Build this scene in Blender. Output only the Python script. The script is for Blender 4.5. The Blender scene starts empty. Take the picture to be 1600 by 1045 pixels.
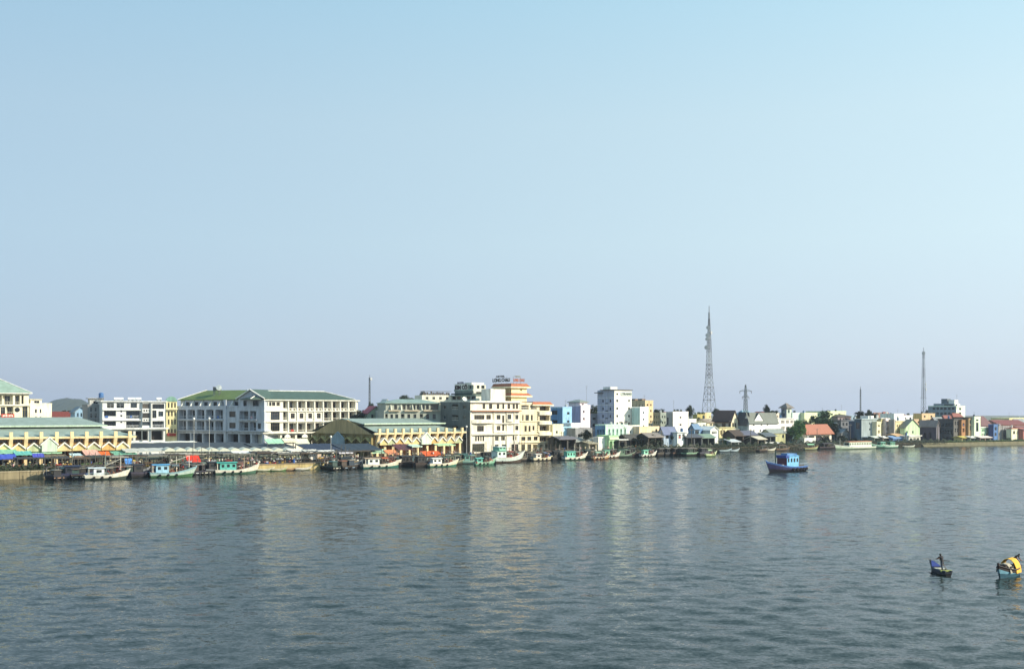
import bpy, bmesh, math, random
from mathutils import Vector, Matrix
R = math.radians
sc = bpy.context.scene
col = sc.collection
# ---------------------------------------------------------------- camera
F, HC, HY = 1600.0, 15.0, 644.0        # focal length in photo pixels, eye height above the river, horizon row
cam_d = bpy.data.cameras.new('camera')
cam = bpy.data.objects.new('camera', cam_d)
col.objects.link(cam)
cam.location = (0, 0, HC)
cam.rotation_euler = (R(90), 0, 0)
cam_d.sensor_fit = 'HORIZONTAL'; cam_d.sensor_width = 36.0; cam_d.lens = 36.0
cam_d.shift_y = (HY - 522.5) / 1600.0
cam_d.clip_start = 0.5; cam_d.clip_end = 30000
sc.camera = cam
# ---------------------------------------------------------------- sky and sun
SUN_AZ, SUN_EL = 107.0, 27.0           # azimuth clockwise from the view direction (+Y), elevation
world = bpy.data.worlds.new('World'); sc.world = world
world.use_nodes = True
wn, wl = world.node_tree.nodes, world.node_tree.links
wn.clear()
wo = wn.new('ShaderNodeOutputWorld'); bg = wn.new('ShaderNodeBackground')
sky = wn.new('ShaderNodeTexSky'); sky.sky_type = 'NISHITA'; sky.sun_disc = False
sky.sun_elevation = R(SUN_EL); sky.sun_rotation = R(SUN_AZ)
sky.air_density = 1.0; sky.dust_density = 1.5; sky.ozone_density = 1.5; sky.altitude = 0
bg.inputs['Strength'].default_value = 0.13
EXPO = 0.75
# hazy tropical air: the physical sky is blended with a smooth elevation gradient that brightens evenly towards the sun's side
tcw = wn.new('ShaderNodeTexCoord'); sp = wn.new('ShaderNodeSeparateXYZ'); wl.new(tcw.outputs['Generated'], sp.inputs[0])
rmp = wn.new('ShaderNodeValToRGB'); cr = rmp.color_ramp; K = 1 / (0.13 * 2 ** EXPO) / 10
for i, (pos, c) in enumerate(((0.0, (.56, .63, .80)), (.06, (.59, .70, .83)), (.16, (.625, .79, .87)), (.27, (.60, .79, .875)), (.38, (.49, .75, .885)), (.7, (.25, .50, .72)), (1.0, (.17, .38, .60)))):
    el = cr.elements[i] if i < 2 else cr.elements.new(pos)
    el.position = pos; el.color = (*[v * K for v in c], 1)
wl.new(sp.outputs['Z'], rmp.inputs[0])
vd = wn.new('ShaderNodeVectorMath'); vd.operation = 'DOT_PRODUCT'; wl.new(tcw.outputs['Generated'], vd.inputs[0])
vd.inputs[1].default_value = (math.sin(R(SUN_AZ)), math.cos(R(SUN_AZ)), 0)
sf = wn.new('ShaderNodeMapRange'); sf.inputs['From Min'].default_value = -1; sf.inputs['From Max'].default_value = 1
wl.new(vd.outputs['Value'], sf.inputs['Value'])
tn = wn.new('ShaderNodeMix'); tn.data_type = 'RGBA'; tn.inputs[6].default_value = (5.7, 6.45, 7.5, 1); tn.inputs[7].default_value = (15.6, 14.9, 13.6, 1)
wl.new(sf.outputs[0], tn.inputs[0])
ml = wn.new('ShaderNodeVectorMath'); ml.operation = 'MULTIPLY'; wl.new(rmp.outputs[0], ml.inputs[0]); wl.new(tn.outputs[2], ml.inputs[1])
mxw = wn.new('ShaderNodeMix'); mxw.data_type = 'RGBA'; mxw.inputs[0].default_value = .86
wl.new(sky.outputs[0], mxw.inputs[6]); wl.new(ml.outputs[0], mxw.inputs[7])
wl.new(mxw.outputs[2], bg.inputs['Color']); wl.new(bg.outputs[0], wo.inputs['Surface'])
sun_d = bpy.data.lights.new('sun', 'SUN'); sun_d.energy = 3.9; sun_d.angle = R(0.6); sun_d.color = (1.0, 0.89, 0.70)
sun = bpy.data.objects.new('sun', sun_d); col.objects.link(sun)
_sd = Vector((math.sin(R(SUN_AZ)) * math.cos(R(SUN_EL)), math.cos(R(SUN_AZ)) * math.cos(R(SUN_EL)), math.sin(R(SUN_EL))))
sun.rotation_euler = _sd.to_track_quat('Z', 'Y').to_euler()
sun.location = _sd * 300
vs = sc.view_settings
vs.view_transform = 'Standard'; vs.look = 'None'; vs.exposure = EXPO; vs.gamma = 1.0; vs.use_curve_mapping = False
sc.render.engine = 'CYCLES'
sc.cycles.max_bounces = 6; sc.cycles.diffuse_bounces = 3; sc.cycles.glossy_bounces = 3
sc.cycles.transparent_max_bounces = 6; sc.cycles.volume_bounces = 0
sc.cycles.use_denoising = True
sc.cycles.caustics_reflective = False; sc.cycles.caustics_refractive = False
rnd = random.Random(11)
HAZE = 0.00013

# ---------------------------------------------------------------- helpers
def PX(px, Y): return (px - 800.0) / F * Y
def PZ(py, Y): return HC - (py - HY) / F * Y
SHORE = [(-500, 772), (-200, 757), (0, 749), (250, 741), (500, 733), (800, 718), (1000, 711), (1200, 704), (1300, 700.5), (1450, 697.5), (1600, 694.5), (1800, 691.5), (2300, 687)]
def YS(px):
    for (a, b), (c, d) in zip(SHORE, SHORE[1:]):
        if a <= px <= c:
            return HC * F / (b + (d - b) * (px - a) / (c - a) - HY)
    return 300
def back(px, Y):                        # keep the right-hand town on its land: ground recedes with the bend of the shore
    T_ = ((870, 0), (1000, 12), (1100, 30), (1200, 42), (1300, 33), (1350, 20), (1450, 24), (1550, 32), (1700, 40))
    if px <= 870 or Y < 335: return Y
    for (a, b), (c, d) in zip(T_, T_[1:]):
        if a <= px <= c: return Y + b + (d - b) * (px - a) / (c - a)
    return Y + 40
GZ = 1.8                                # quay level

_m = {}
def srgb(c):
    if isinstance(c, str):
        c = [int(c[i:i + 2], 16) / 255 for i in (0, 2, 4)]
    return tuple((v / 12.92 if v <= 0.04045 else ((v + 0.055) / 1.055) ** 2.4) for v in c)
def mat(c, rough=0.8, kind='wall', metal=0.0):
    """plain procedural material from an sRGB hex albedo: kind wall = stained plaster, roof = ribbed sheet, tile, paint, cloth, wood"""
    key = (c, rough, kind, metal)
    if key in _m: return _m[key]
    m = bpy.data.materials.new(f'{kind}_{c}'); m.use_nodes = True
    n, l = m.node_tree.nodes, m.node_tree.links
    p = n['Principled BSDF']; p.inputs['Roughness'].default_value = rough; p.inputs['Metallic'].default_value = metal
    base = srgb(c)
    tc = n.new('ShaderNodeTexCoord'); mp = n.new('ShaderNodeMapping'); l.new(tc.outputs['Object'], mp.inputs[0])
    nz = n.new('ShaderNodeTexNoise'); nz.inputs['Detail'].default_value = 5
    sc3, amt = {'wall': ((.5, .5, .12), .26), 'roof': ((.35, .35, .35), .2), 'tile': ((1.2, 1.2, 1.2), .3), 'paint': ((.9, .9, .5), .24), 'cloth': ((.8, .8, .8), .15), 'wood': ((1, 1, .3), .3), 'ground': ((.15, .15, .15), .35), 'leaf': ((.6, .6, .6), .5)}.get(kind, ((1, 1, 1), .15))
    mp.inputs['Scale'].default_value = sc3
    nz.inputs['Scale'].default_value = 1.6; l.new(mp.outputs[0], nz.inputs['Vector'])
    rp = n.new('ShaderNodeValToRGB'); rp.color_ramp.elements[0].position = .3; rp.color_ramp.elements[1].position = .7
    d = 1 - amt
    rp.color_ramp.elements[0].color = (base[0] * d, base[1] * d, base[2] * d * .96, 1)
    u = 1 + amt * .35
    rp.color_ramp.elements[1].color = (min(1, base[0] * u), min(1, base[1] * u), min(1, base[2] * u), 1)
    l.new(nz.outputs['Fac'], rp.inputs[0])
    out = rp.outputs[0]
    if kind in ('wall', 'paint'):        # weathering: streaks of grime of their own shape
        n2 = n.new('ShaderNodeTexNoise'); n2.inputs['Scale'].default_value = 1.0; n2.inputs['Detail'].default_value = 6
        m2 = n.new('ShaderNodeMapping'); m2.inputs['Scale'].default_value = (2.2, 2.2, .22) if kind == 'wall' else (2.6, 2.6, .7); l.new(tc.outputs['Object'], m2.inputs[0]); l.new(m2.outputs[0], n2.inputs['Vector'])
        r2 = n.new('ShaderNodeValToRGB'); r2.color_ramp.elements[0].position = .50; r2.color_ramp.elements[1].position = .78
        r2.color_ramp.elements[0].color = (0, 0, 0, 1); r2.color_ramp.elements[1].color = (.62, .62, .62, 1)
        l.new(n2.outputs['Fac'], r2.inputs[0])
        mx = n.new('ShaderNodeMix'); mx.data_type = 'RGBA'; mx.inputs[7].default_value = (base[0] * .45, base[1] * .43, base[2] * .4, 1)
        l.new(r2.outputs[0], mx.inputs[0]); l.new(out, mx.inputs[6]); out = mx.outputs[2]
    if kind == 'roof':                   # ribbed metal sheet
        wv = n.new('ShaderNodeTexWave'); wv.inputs['Scale'].default_value = 1.3; l.new(tc.outputs['Object'], wv.inputs['Vector'])
        bp = n.new('ShaderNodeBump'); bp.inputs['Strength'].default_value = .25; bp.inputs['Distance'].default_value = .05
        l.new(wv.outputs['Fac'], bp.inputs['Height']); l.new(bp.outputs[0], p.inputs['Normal'])
    if kind == 'leaf':
        p.inputs['Subsurface Weight'].default_value = 0
    l.new(out, p.inputs['Base Color'])
    _m[key] = m
    return m
def glass(c='1a2226', rough=.12):
    key = ('glass', c)
    if key in _m: return _m[key]
    m = bpy.data.materials.new('glass_' + c); m.use_nodes = True
    p = m.node_tree.nodes['Principled BSDF']; p.inputs['Base Color'].default_value = (*srgb(c), 1); p.inputs['Roughness'].default_value = rough
    _m[key] = m
    return m

class MB:
    """collects faces and links them as ONE mesh object"""
    def __init__(s): s.v = []; s.f = []; s.mi = []; s.k = 0
    def quad(s, *pts):
        i = len(s.v); s.v += [tuple(p) for p in pts]; s.f.append(tuple(range(i, i + len(pts)))); s.mi.append(s.k)
    def box(s, x0, x1, y0, y1, z0, z1):
        i = len(s.v)
        s.v += [(x0, y0, z0), (x1, y0, z0), (x1, y1, z0), (x0, y1, z0), (x0, y0, z1), (x1, y0, z1), (x1, y1, z1), (x0, y1, z1)]
        for q in ((0, 3, 2, 1), (4, 5, 6, 7), (0, 1, 5, 4), (1, 2, 6, 5), (2, 3, 7, 6), (3, 0, 4, 7)):
            s.f.append(tuple(i + a for a in q)); s.mi.append(s.k)
        return s
    def beam(s, a, b, w, n=4):
        a, b = Vector(a), Vector(b); d = (b - a)
        if d.length < 1e-6: return s
        d.normalize()
        t = d.orthogonal().normalized() if abs(d.z) > .99 or True else None
        u = d.cross(t)
        i = len(s.v)
        for p, ww in ((a, w), (b, w)):
            r = ww[0] if isinstance(ww, tuple) else ww
            for k in range(n):
                an = 2 * math.pi * (k + .5) / n
                s.v.append(tuple(p + (t * math.cos(an) + u * math.sin(an)) * r))
        for k in range(n):
            s.f.append((i + k, i + (k + 1) % n, i + n + (k + 1) % n, i + n + k)); s.mi.append(s.k)
        s.f.append(tuple(i + n - 1 - k for k in range(n))); s.mi.append(s.k)
        s.f.append(tuple(i + n + k for k in range(n))); s.mi.append(s.k)
        return s
    def lathe(s, prof, n=12, c=(0, 0)):
        i = len(s.v)
        for r, z in prof:
            for k in range(n):
                a = 2 * math.pi * k / n
                s.v.append((c[0] + r * math.cos(a), c[1] + r * math.sin(a), z))
        for j in range(len(prof) - 1):
            for k in range(n):
                a, b = i + j * n + k, i + j * n + (k + 1) % n
                s.f.append((a, b, b + n, a + n)); s.mi.append(s.k)
        s.f.append(tuple(i + n - 1 - k for k in range(n))); s.mi.append(s.k)
        e = i + (len(prof) - 1) * n
        s.f.append(tuple(e + k for k in range(n))); s.mi.append(s.k)
        return s
    def prism(s, pts, ext):
        """pts: closed outline (list of 3D), ext: extrusion vector"""
        n = len(pts); i = len(s.v); e = Vector(ext)
        s.v += [tuple(p) for p in pts] + [tuple(Vector(p) + e) for p in pts]
        s.f.append(tuple(i + k for k in range(n))); s.mi.append(s.k)
        s.f.append(tuple(i + n + n - 1 - k for k in range(n))); s.mi.append(s.k)
        for k in range(n):
            s.f.append((i + (k + 1) % n, i + k, i + n + k, i + n + (k + 1) % n)); s.mi.append(s.k)
        return s
    def mesh(s, name, mats):
        me = bpy.data.meshes.new(name); me.from_pydata(s.v, [], s.f)
        for m in (mats if isinstance(mats, (list, tuple)) else [mats]): me.materials.append(m)
        if any(s.mi): me.polygons.foreach_set('material_index', s.mi)
        me.update()
        return me
    def fixed(s, name, mats):            # with outward normals
        me = s.mesh(name, mats); bm = bmesh.new(); bm.from_mesh(me)
        bmesh.ops.remove_doubles(bm, verts=bm.verts, dist=1e-4)
        bmesh.ops.recalc_face_normals(bm, faces=bm.faces); bm.to_mesh(me); bm.free()
        return me
    def build(s, name, mats, parent=None, loc=(0, 0, 0), rz=0):
        return link(name, s.mesh(name, mats), parent, loc, rz)
def link(name, me, parent=None, loc=(0, 0, 0), rz=0):
    o = bpy.data.objects.new(name, me); col.objects.link(o)
    o.parent = parent; o.location = loc; o.rotation_euler = (0, 0, rz)
    return o
def tag(o, label, cat, group=None):
    o['label'] = label; o['category'] = cat
    if group: o['group'] = group
    return o
def thing(name, label, cat, loc=(0, 0, 0), rz=0, group=None):
    return tag(link(name, None, None, loc, rz), label, cat, group)
def structure(o): o['kind'] = 'structure'; return o
def smooth(me):
    me.polygons.foreach_set('use_smooth', [True] * len(me.polygons)); return me
def copy_tree(o, parent=None):
    c = o.copy(); col.objects.link(c); c.parent = parent
    for ch in list(o.children): copy_tree(ch, c)
    return c
_txt = {}
def text(s, w, h, parent, loc, rz, m, name='lettering', depth=.06):
    """standing letters w wide and h tall, lower left corner at loc"""
    cu = bpy.data.curves.new(name, 'FONT'); cu.body = s; cu.extrude = depth / 2; cu.resolution_u = 2; cu.offset = .035
    t = bpy.data.objects.new(name, cu); col.objects.link(t)
    dg = bpy.context.evaluated_depsgraph_get()
    me = bpy.data.meshes.new_from_object(t.evaluated_get(dg))
    bpy.data.objects.remove(t); bpy.data.curves.remove(cu)
    xs = [v.co.x for v in me.vertices]; ys = [v.co.y for v in me.vertices]
    x0, x1, y0, y1 = min(xs), max(xs), min(ys), max(ys)
    for v in me.vertices:
        v.co = ((v.co.x - x0) / (x1 - x0) * w, -v.co.z, (v.co.y - y0) / (y1 - y0) * h)
    me.materials.clear(); me.materials.append(m)
    return link(name, me, parent, loc, rz)

# ---------------------------------------------------------------- buildings
_wins = {}
WHITE = mat('efeee6'); 
def window_mesh(w, h, kind, fr, gl):
    key = (round(w * 4), round(h * 4), kind, fr.name, gl.name)
    if key in _wins: return _wins[key]
    w, h = max(.3, round(w * 4) / 4), max(.3, round(h * 4) / 4)
    mb = MB(); mb.k = 1; mb.box(.02, w - .02, .07, .11, .02, h - .02)
    mb.k = 0; b = min(.09, w * .1)
    mb.box(0, w, 0, .09, 0, b); mb.box(0, w, 0, .09, h - b, h); mb.box(0, b, 0, .085, b, h - b); mb.box(w - b, w, 0, .085, b, h - b)
    nv = 1 if w < 2.4 else (3 if w < 5 else 5)
    if w > .8:
        for i in range(nv):
            x = w * (i + 1) / (nv + 1); mb.box(x - .04, x + .04, .01, .08, b, h - b)
    if h > 1.3:
        z = h * .68; mb.box(b, w - b, .015, .075, z - .035, z + .035)
    _wins[key] = me = mb.mesh('window', [fr, gl])
    return me
def railing_mesh(w, h, m, solid):
    key = ('rail', round(w * 4), round(h * 4), m.name, solid)
    if key in _wins: return _wins[key]
    w, h = max(.4, round(w * 4) / 4), max(.3, round(h * 4) / 4)
    mb = MB()
    if solid: mb.box(0, w, 0, .12, 0, h)
    else:
        mb.box(0, w, 0, .08, h - .1, h); mb.box(0, w, 0, .08, 0, .1)
        n = max(2, int(w / .45))
        for i in range(n + 1):
            x = .03 + (w - .06) * i / n; mb.box(x - .03, x + .03, .02, .06, .1, h - .1)
    _wins[key] = me = mb.mesh('railing', m)
    return me

wrnd = random.Random(99)
def laundry_mesh(k):
    key = ('laundry', k)
    if key not in _wins: _wins[key] = MB().box(0, 1, 0, .04, 0, .7).mesh('laundry', mat(['b04a42', '4a6aa8', 'e4e0d4', '8a9a5a', 'c8a8b0'][k], .9, 'cloth'))
    return _wins[key]
class B:
    def __init__(s, name, label, pxC, pxR, Y, top, th=40, pxL=None, D=12, wall='e8e4d8', base=GZ, cat='building', group=None, rail=None, frame='8d8f8c', gl='161d22', side=None, topz=None):
        Y = back(pxC, Y)
        s.th = R(th); s.c, s.s = math.cos(s.th), math.sin(s.th)
        s.C = (PX(pxC, Y), Y); s.base = base; s.pxC, s.pxR = pxC, pxR
        s.W = s.u(pxR)
        s.D = s.v(pxL) if pxL is not None else D
        s.D = max(2.5, min(45, s.D))
        s.H = (PZ(top, Y) - base) if topz is None else topz
        s.root = thing(name, label, cat, (*s.C, base), s.th, group)
        s.wall = mat(wall) if isinstance(wall, str) else wall
        s.side = s.wall if side is None else mat(side)  # own left-face colour; several houses get a wall tone darkened for shade
        s.rail = mat(rail) if rail else s.wall
        s.fr = mat(frame, .5, 'paint'); s.gl = glass(gl)
        s.hf, s.hl = [], []
    def u(s, px):
        r = (px - 800) / F; return (r * s.C[1] - s.C[0]) / (s.c - r * s.s)
    def v(s, px):
        r = (px - 800) / F; return (r * s.C[1] - s.C[0]) / (-s.s - r * s.c)
    def zf(s, py, px): return PZ(py, s.C[1] + s.u(px) * s.s) - s.base
    def zl(s, py, px): return PZ(py, s.C[1] + s.v(px) * s.c) - s.base
    def f(s, xs, ys, kind='win', **k):
        xm = sum(a + b for a, b in xs) / (2 * len(xs))
        for a, b in xs:
            for c, d in ys:
                s.hf.append((max(.05, s.u(a)), min(s.W - .05, s.u(b)), max(.03, s.zf(d, xm)), min(s.H - .03, s.zf(c, xm)), kind, k))
        return s
    def l(s, xs, ys, kind='win', **k):
        xm = sum(a + b for a, b in xs) / (2 * len(xs))
        for a, b in xs:
            for c, d in ys:
                v0, v1 = sorted((s.v(a), s.v(b)))
                s.hl.append((max(.05, v0), min(s.D - .05, v1), max(.03, s.zl(d, xm)), min(s.H - .03, s.zl(c, xm)), kind, k))
        return s
    def done(s):
        mb = MB()
        def facade(holes, L, fr, put):
            holes = [h for h in holes if h[1] - h[0] > .15 and h[3] - h[2] > .15]
            us = sorted({0, L, *[h[0] for h in holes], *[h[1] for h in holes]}); zs = sorted({0, s.H, *[h[2] for h in holes], *[h[3] for h in holes]})
            for a, b in zip(us, us[1:]):
                for c, d in zip(zs, zs[1:]):
                    if b - a < 1e-4 or d - c < 1e-4: continue
                    um, zm = (a + b) / 2, (c + d) / 2
                    if any(h[0] < um < h[1] and h[2] < zm < h[3] for h in holes): continue
                    mb.quad(fr(a, 0, c), fr(b, 0, c), fr(b, 0, d), fr(a, 0, d))
            for (a, b, c, d, kind, k) in holes:
                dp = k.get('d', {'win': .34, 'door': .25, 'log': 1.5, 'open': 2.5}[kind])
                mb.quad(fr(a, 0, c), fr(a, dp, c), fr(a, dp, d), fr(a, 0, d)); mb.quad(fr(b, dp, c), fr(b, 0, c), fr(b, 0, d), fr(b, dp, d))
                mb.quad(fr(a, 0, c), fr(b, 0, c), fr(b, dp, c), fr(a, dp, c)); mb.quad(fr(a, dp, d), fr(b, dp, d), fr(b, 0, d), fr(a, 0, d))
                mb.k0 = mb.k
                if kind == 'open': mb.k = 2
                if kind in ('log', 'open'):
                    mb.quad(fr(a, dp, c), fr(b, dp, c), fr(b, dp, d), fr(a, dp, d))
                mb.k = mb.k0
                fm = mat(k['fr'], .5, 'paint') if 'fr' in k else s.fr
                gm = glass(k['gl']) if 'gl' in k else (s.gl if wrnd.random() < .6 else glass(wrnd.choice(['2c363c', '3d3b36', '57524a', '1f2f3a', '0f1418'])))
                if kind in ('win', 'door'):
                    put(kind if kind == 'door' else 'window', window_mesh(b - a, d - c, kind, fm, gm), a, b, c, dp - .12, (b - a, d - c))
                elif kind == 'log':
                    w, h = (b - a) * min(.9, k.get('wf', .6) * 1.3), (d - c) * .9
                    x = a + (b - a - w) * k.get('wo', .5)
                    put('door', window_mesh(w, h, 'door', fm, gm), x, x + w, c + .02, dp - .12, (w, h))
                    rh = k.get('rh', .95)
                    if rh and wrnd.random() < .22 and b - a > 1.2:
                        lw = wrnd.uniform(.5, 1.1); lx = wrnd.uniform(a + .1, b - lw - .1) if b - a > lw + .3 else a + .1
                        put('laundry', laundry_mesh(wrnd.randrange(5)), lx, lx + lw, c + rh * .35, -.06, (lw, .65))
                    if rh: put('railing', railing_mesh(b - a, rh, s.rail, k.get('solid', False)), a, b, c + .01, .03, (b - a, rh))
        def put_f(nm, me, a, b, c, d, sz):
            o = link(nm, me, s.root, (a, d, c)); rs(o, me, sz)
        def put_l(nm, me, a, b, c, d, sz):
            o = link(nm, me, s.root, (d, b, c), R(-90)); rs(o, me, sz)
        def rs(o, me, sz):
            xs = [v.co.x for v in me.vertices]; zs = [v.co.z for v in me.vertices]
            o.scale = (sz[0] / max(xs), 1, sz[1] / max(zs))
        facade(s.hf, s.W, lambda u, d, z: (u, d, z), put_f)
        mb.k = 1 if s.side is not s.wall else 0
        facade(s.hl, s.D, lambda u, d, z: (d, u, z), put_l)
        W, D, H = s.W, s.D, s.H
        mb.quad((W, 0, 0), (W, D, 0), (W, D, H), (W, 0, H)); mb.quad((W, D, 0), (0, D, 0), (0, D, H), (W, D, H))
        mb.k = 0
        mb.quad((0, 0, H), (W, 0, H), (W, D, H), (0, D, H))
        mb.build('wall', [s.wall, s.side, mat('1f1b17')], s.root)  # last slot: dark tone painted as shade on the backs of open recesses
        return s
    def box(s, name, x0, x1, y0, y1, z0, z1, m, parent=None):
        return MB().box(x0, x1, y0, y1, z0, z1).build(name, mat(m) if isinstance(m, str) else m, parent or s.root)
    def band(s, py, h=.3, out=.35, m=None, px=None, x0=None, x1=None):
        z = s.zf(py, px or (s.pxC + s.pxR) / 2)
        a = 0 if x0 is None else s.u(x0); b = s.W if x1 is None else s.u(x1)
        return s.box('cornice', a - (out if x0 is None else 0), b + (out if x1 is None else 0), -out, .3 if x0 is not None else s.D + .05, z, z + h, m or s.wall)
    def flat(s, par=.6, m=None, t=.2, ov=.06):
        m = (mat(m) if isinstance(m, str) else m) or s.wall
        mb = MB(); W, D, H = s.W, s.D, s.H
        mb.box(-ov, W + ov, -ov, t, H - .02, H + par); mb.box(-ov, W + ov, D - t, D + ov, H - .02, H + par)
        mb.box(-ov, t, t, D - t, H - .02, H + par - .003); mb.box(W - t, W + ov, t, D - t, H - .02, H + par - .003)
        mb.build('parapet', m, s.root); return s
    def slab(s, t=.35, ov=.5, m=None):
        s.box('roof', -ov, s.W + ov, -ov, s.D + ov, s.H, s.H + t, m or s.wall); return s
    def hip(s, h, m, ov=.5, x0=0, x1=None, y0=0, y1=None, z=None, kind='roof', ridge=None):
        x1 = s.W if x1 is None else x1; y1 = s.D if y1 is None else y1; z = s.H if z is None else z
        x0 -= ov; x1 += ov; y0 -= ov; y1 += ov
        hip_roof(s.root, x0, x1, y0, y1, z, h, mat(m, .6, kind), ridge); return s
    def gable(s, h, m, ov=.5, axis='x', x0=0, x1=None, y0=0, y1=None, z=None, kind='roof', inf=None, name='roof'):
        x1 = s.W if x1 is None else x1; y1 = s.D if y1 is None else y1; z = s.H if z is None else z
        gable_roof(s.root, x0, x1, y0, y1, z, h, mat(m, .6, kind), ov, axis, inf or s.wall, name); return s
def hip_roof(root, x0, x1, y0, y1, z, h, m, ridge=None, t=.22):
    mb = MB(); cx, cy = (x0 + x1) / 2, (y0 + y1) / 2
    k = (min(x1 - x0, y1 - y0) / 2) * (ridge if ridge else 1)
    if x1 - x0 >= y1 - y0: a, b = (x0 + k, cy), (x1 - k, cy)
    else: a, b = (cx, y0 + k), (cx, y1 - k)
    e = [(x0, y0, z + t), (x1, y0, z + t), (x1, y1, z + t), (x0, y1, z + t)]; A, Bp = (*a, z + h), (*b, z + h)
    if x1 - x0 >= y1 - y0:
        mb.quad(e[0], e[1], Bp, A); mb.quad(e[1], e[2], Bp); mb.quad(e[2], e[3], A, Bp); mb.quad(e[3], e[0], A)
    else:
        mb.quad(e[0], e[1], A); mb.quad(e[1], e[2], Bp, A); mb.quad(e[2], e[3], Bp); mb.quad(e[3], e[0], A, Bp)
    for p, q in zip(e, e[1:] + e[:1]): mb.quad((p[0], p[1], z), (q[0], q[1], z), q, p)
    mb.quad((x0, y0, z), (x0, y1, z), (x1, y1, z), (x1, y0, z))
    return mb.build('roof', m, root)
def gable_roof(root, x0, x1, y0, y1, z, h, m, ov=.5, axis='x', inf=None, name='roof', t=.18):
    mb = MB(); f = MB()
    if axis == 'x':                      # ridge runs along x
        c = (y0 + y1) / 2; k = h / ((y1 - y0) / 2)
        pr = [(0, y0 - ov, z - ov * k), (0, c, z + h), (0, y1 + ov, z - ov * k), (0, y1 + ov, z - ov * k + t), (0, c, z + h + t), (0, y0 - ov, z - ov * k + t)]
        ring = lambda x: [(x, p[1], p[2]) for p in pr]; a, b = ring(x0 - ov), ring(x1 + ov)
        for x in (x0, x1): f.quad((x, y0, z), (x, y1, z), (x, c, z + h))
    else:
        c = (x0 + x1) / 2; k = h / ((x1 - x0) / 2)
        pr = [(x0 - ov, 0, z - ov * k), (c, 0, z + h), (x1 + ov, 0, z - ov * k), (x1 + ov, 0, z - ov * k + t), (c, 0, z + h + t), (x0 - ov, 0, z - ov * k + t)]
        ring = lambda y: [(p[0], y, p[2]) for p in pr]; a, b = ring(y0 - ov), ring(y1 + ov)
        for y in (y0, y1): f.quad((x0, y, z), (x1, y, z), (c, y, z + h))
    for i in range(6):
        j = (i + 1) % 6; mb.quad(a[i], a[j], b[j], b[i])
    for rr in (a, b):
        mb.quad(rr[0], rr[1], rr[4], rr[5]); mb.quad(rr[1], rr[2], rr[3], rr[4])
    o = mb.build(name, m, root)
    f.build('gable_wall', inf or m, root)
    return o
def cols(x0, x1, n, fr=.5):
    p = (x1 - x0) / n
    return [(x0 + p * (i + .5 - fr / 2), x0 + p * (i + .5 + fr / 2)) for i in range(n)]
# ================================================================ the setting
def water_material():
    """murky water: the facets of the ripples tilt the surface normal by noise slopes, from metre-long wavelets to fine chop"""
    m = bpy.data.materials.new('river_water'); m.use_nodes = True
    n, l = m.node_tree.nodes, m.node_tree.links
    p = n['Principled BSDF']; p.inputs['Base Color'].default_value = (.014, .025, .023, 1)
    p.inputs['Roughness'].default_value = .10; p.inputs['IOR'].default_value = 1.19
    tc = n.new('ShaderNodeTexCoord')
    def noise(scale, sx, sy, det, rough, rot, color=True):
        mp = n.new('ShaderNodeMapping'); mp.inputs['Scale'].default_value = (sx, sy, 1); mp.inputs['Rotation'].default_value = (0, 0, rot)
        nz = n.new('ShaderNodeTexNoise'); nz.inputs['Scale'].default_value = scale; nz.inputs['Detail'].default_value = det; nz.inputs['Roughness'].default_value = rough
        l.new(tc.outputs['Object'], mp.inputs[0]); l.new(mp.outputs[0], nz.inputs['Vector']); return nz.outputs['Color' if color else 'Fac']
    def vm(op, a, b):
        q = n.new('ShaderNodeVectorMath'); q.operation = op
        for i, v in enumerate((a, b)):
            if isinstance(v, tuple): q.inputs[i].default_value = v
            else: l.new(v, q.inputs[i])
        return q.outputs[0]
    half = (.5, .5, .5); geo = n.new('ShaderNodeNewGeometry')
    def layer(amp, *a): return vm('MULTIPLY', vm('SUBTRACT', noise(*a), half), (amp[0], amp[1], 0))
    tot = vm('ADD', layer(WAVE[0], .13, .6, 1.0, 2, .5, .30), vm('ADD', layer(WAVE[1], 1.0, .5, 1.0, 2, .5, .22), layer(WAVE[2], 4.5, .75, 1.0, 2, .6, -.25)))
    patch = noise(.016, .45, 1.8, 3, .5, .35, False)
    pr = n.new('ShaderNodeMapRange'); pr.inputs['From Min'].default_value = .32; pr.inputs['From Max'].default_value = .68; pr.inputs['To Min'].default_value = .62; pr.inputs['To Max'].default_value = 1.25
    l.new(patch, pr.inputs['Value'])
    sc_ = n.new('ShaderNodeVectorMath'); sc_.operation = 'SCALE'; l.new(tot, sc_.inputs[0]); l.new(pr.outputs[0], sc_.inputs['Scale'])
    nn = n.new('ShaderNodeVectorMath'); nn.operation = 'NORMALIZE'; l.new(vm('ADD', sc_.outputs[0], geo.outputs['Normal']), nn.inputs[0])
    l.new(nn.outputs[0], p.inputs['Normal'])
    return m
WAVE = ((.04, .07), (.22, .38), (.30, .42))
import numpy as np
wm = water_material()
structure(MB().box(-4000, 4000, -2500, 4000, -3, -.22).build('river', wm))
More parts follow.
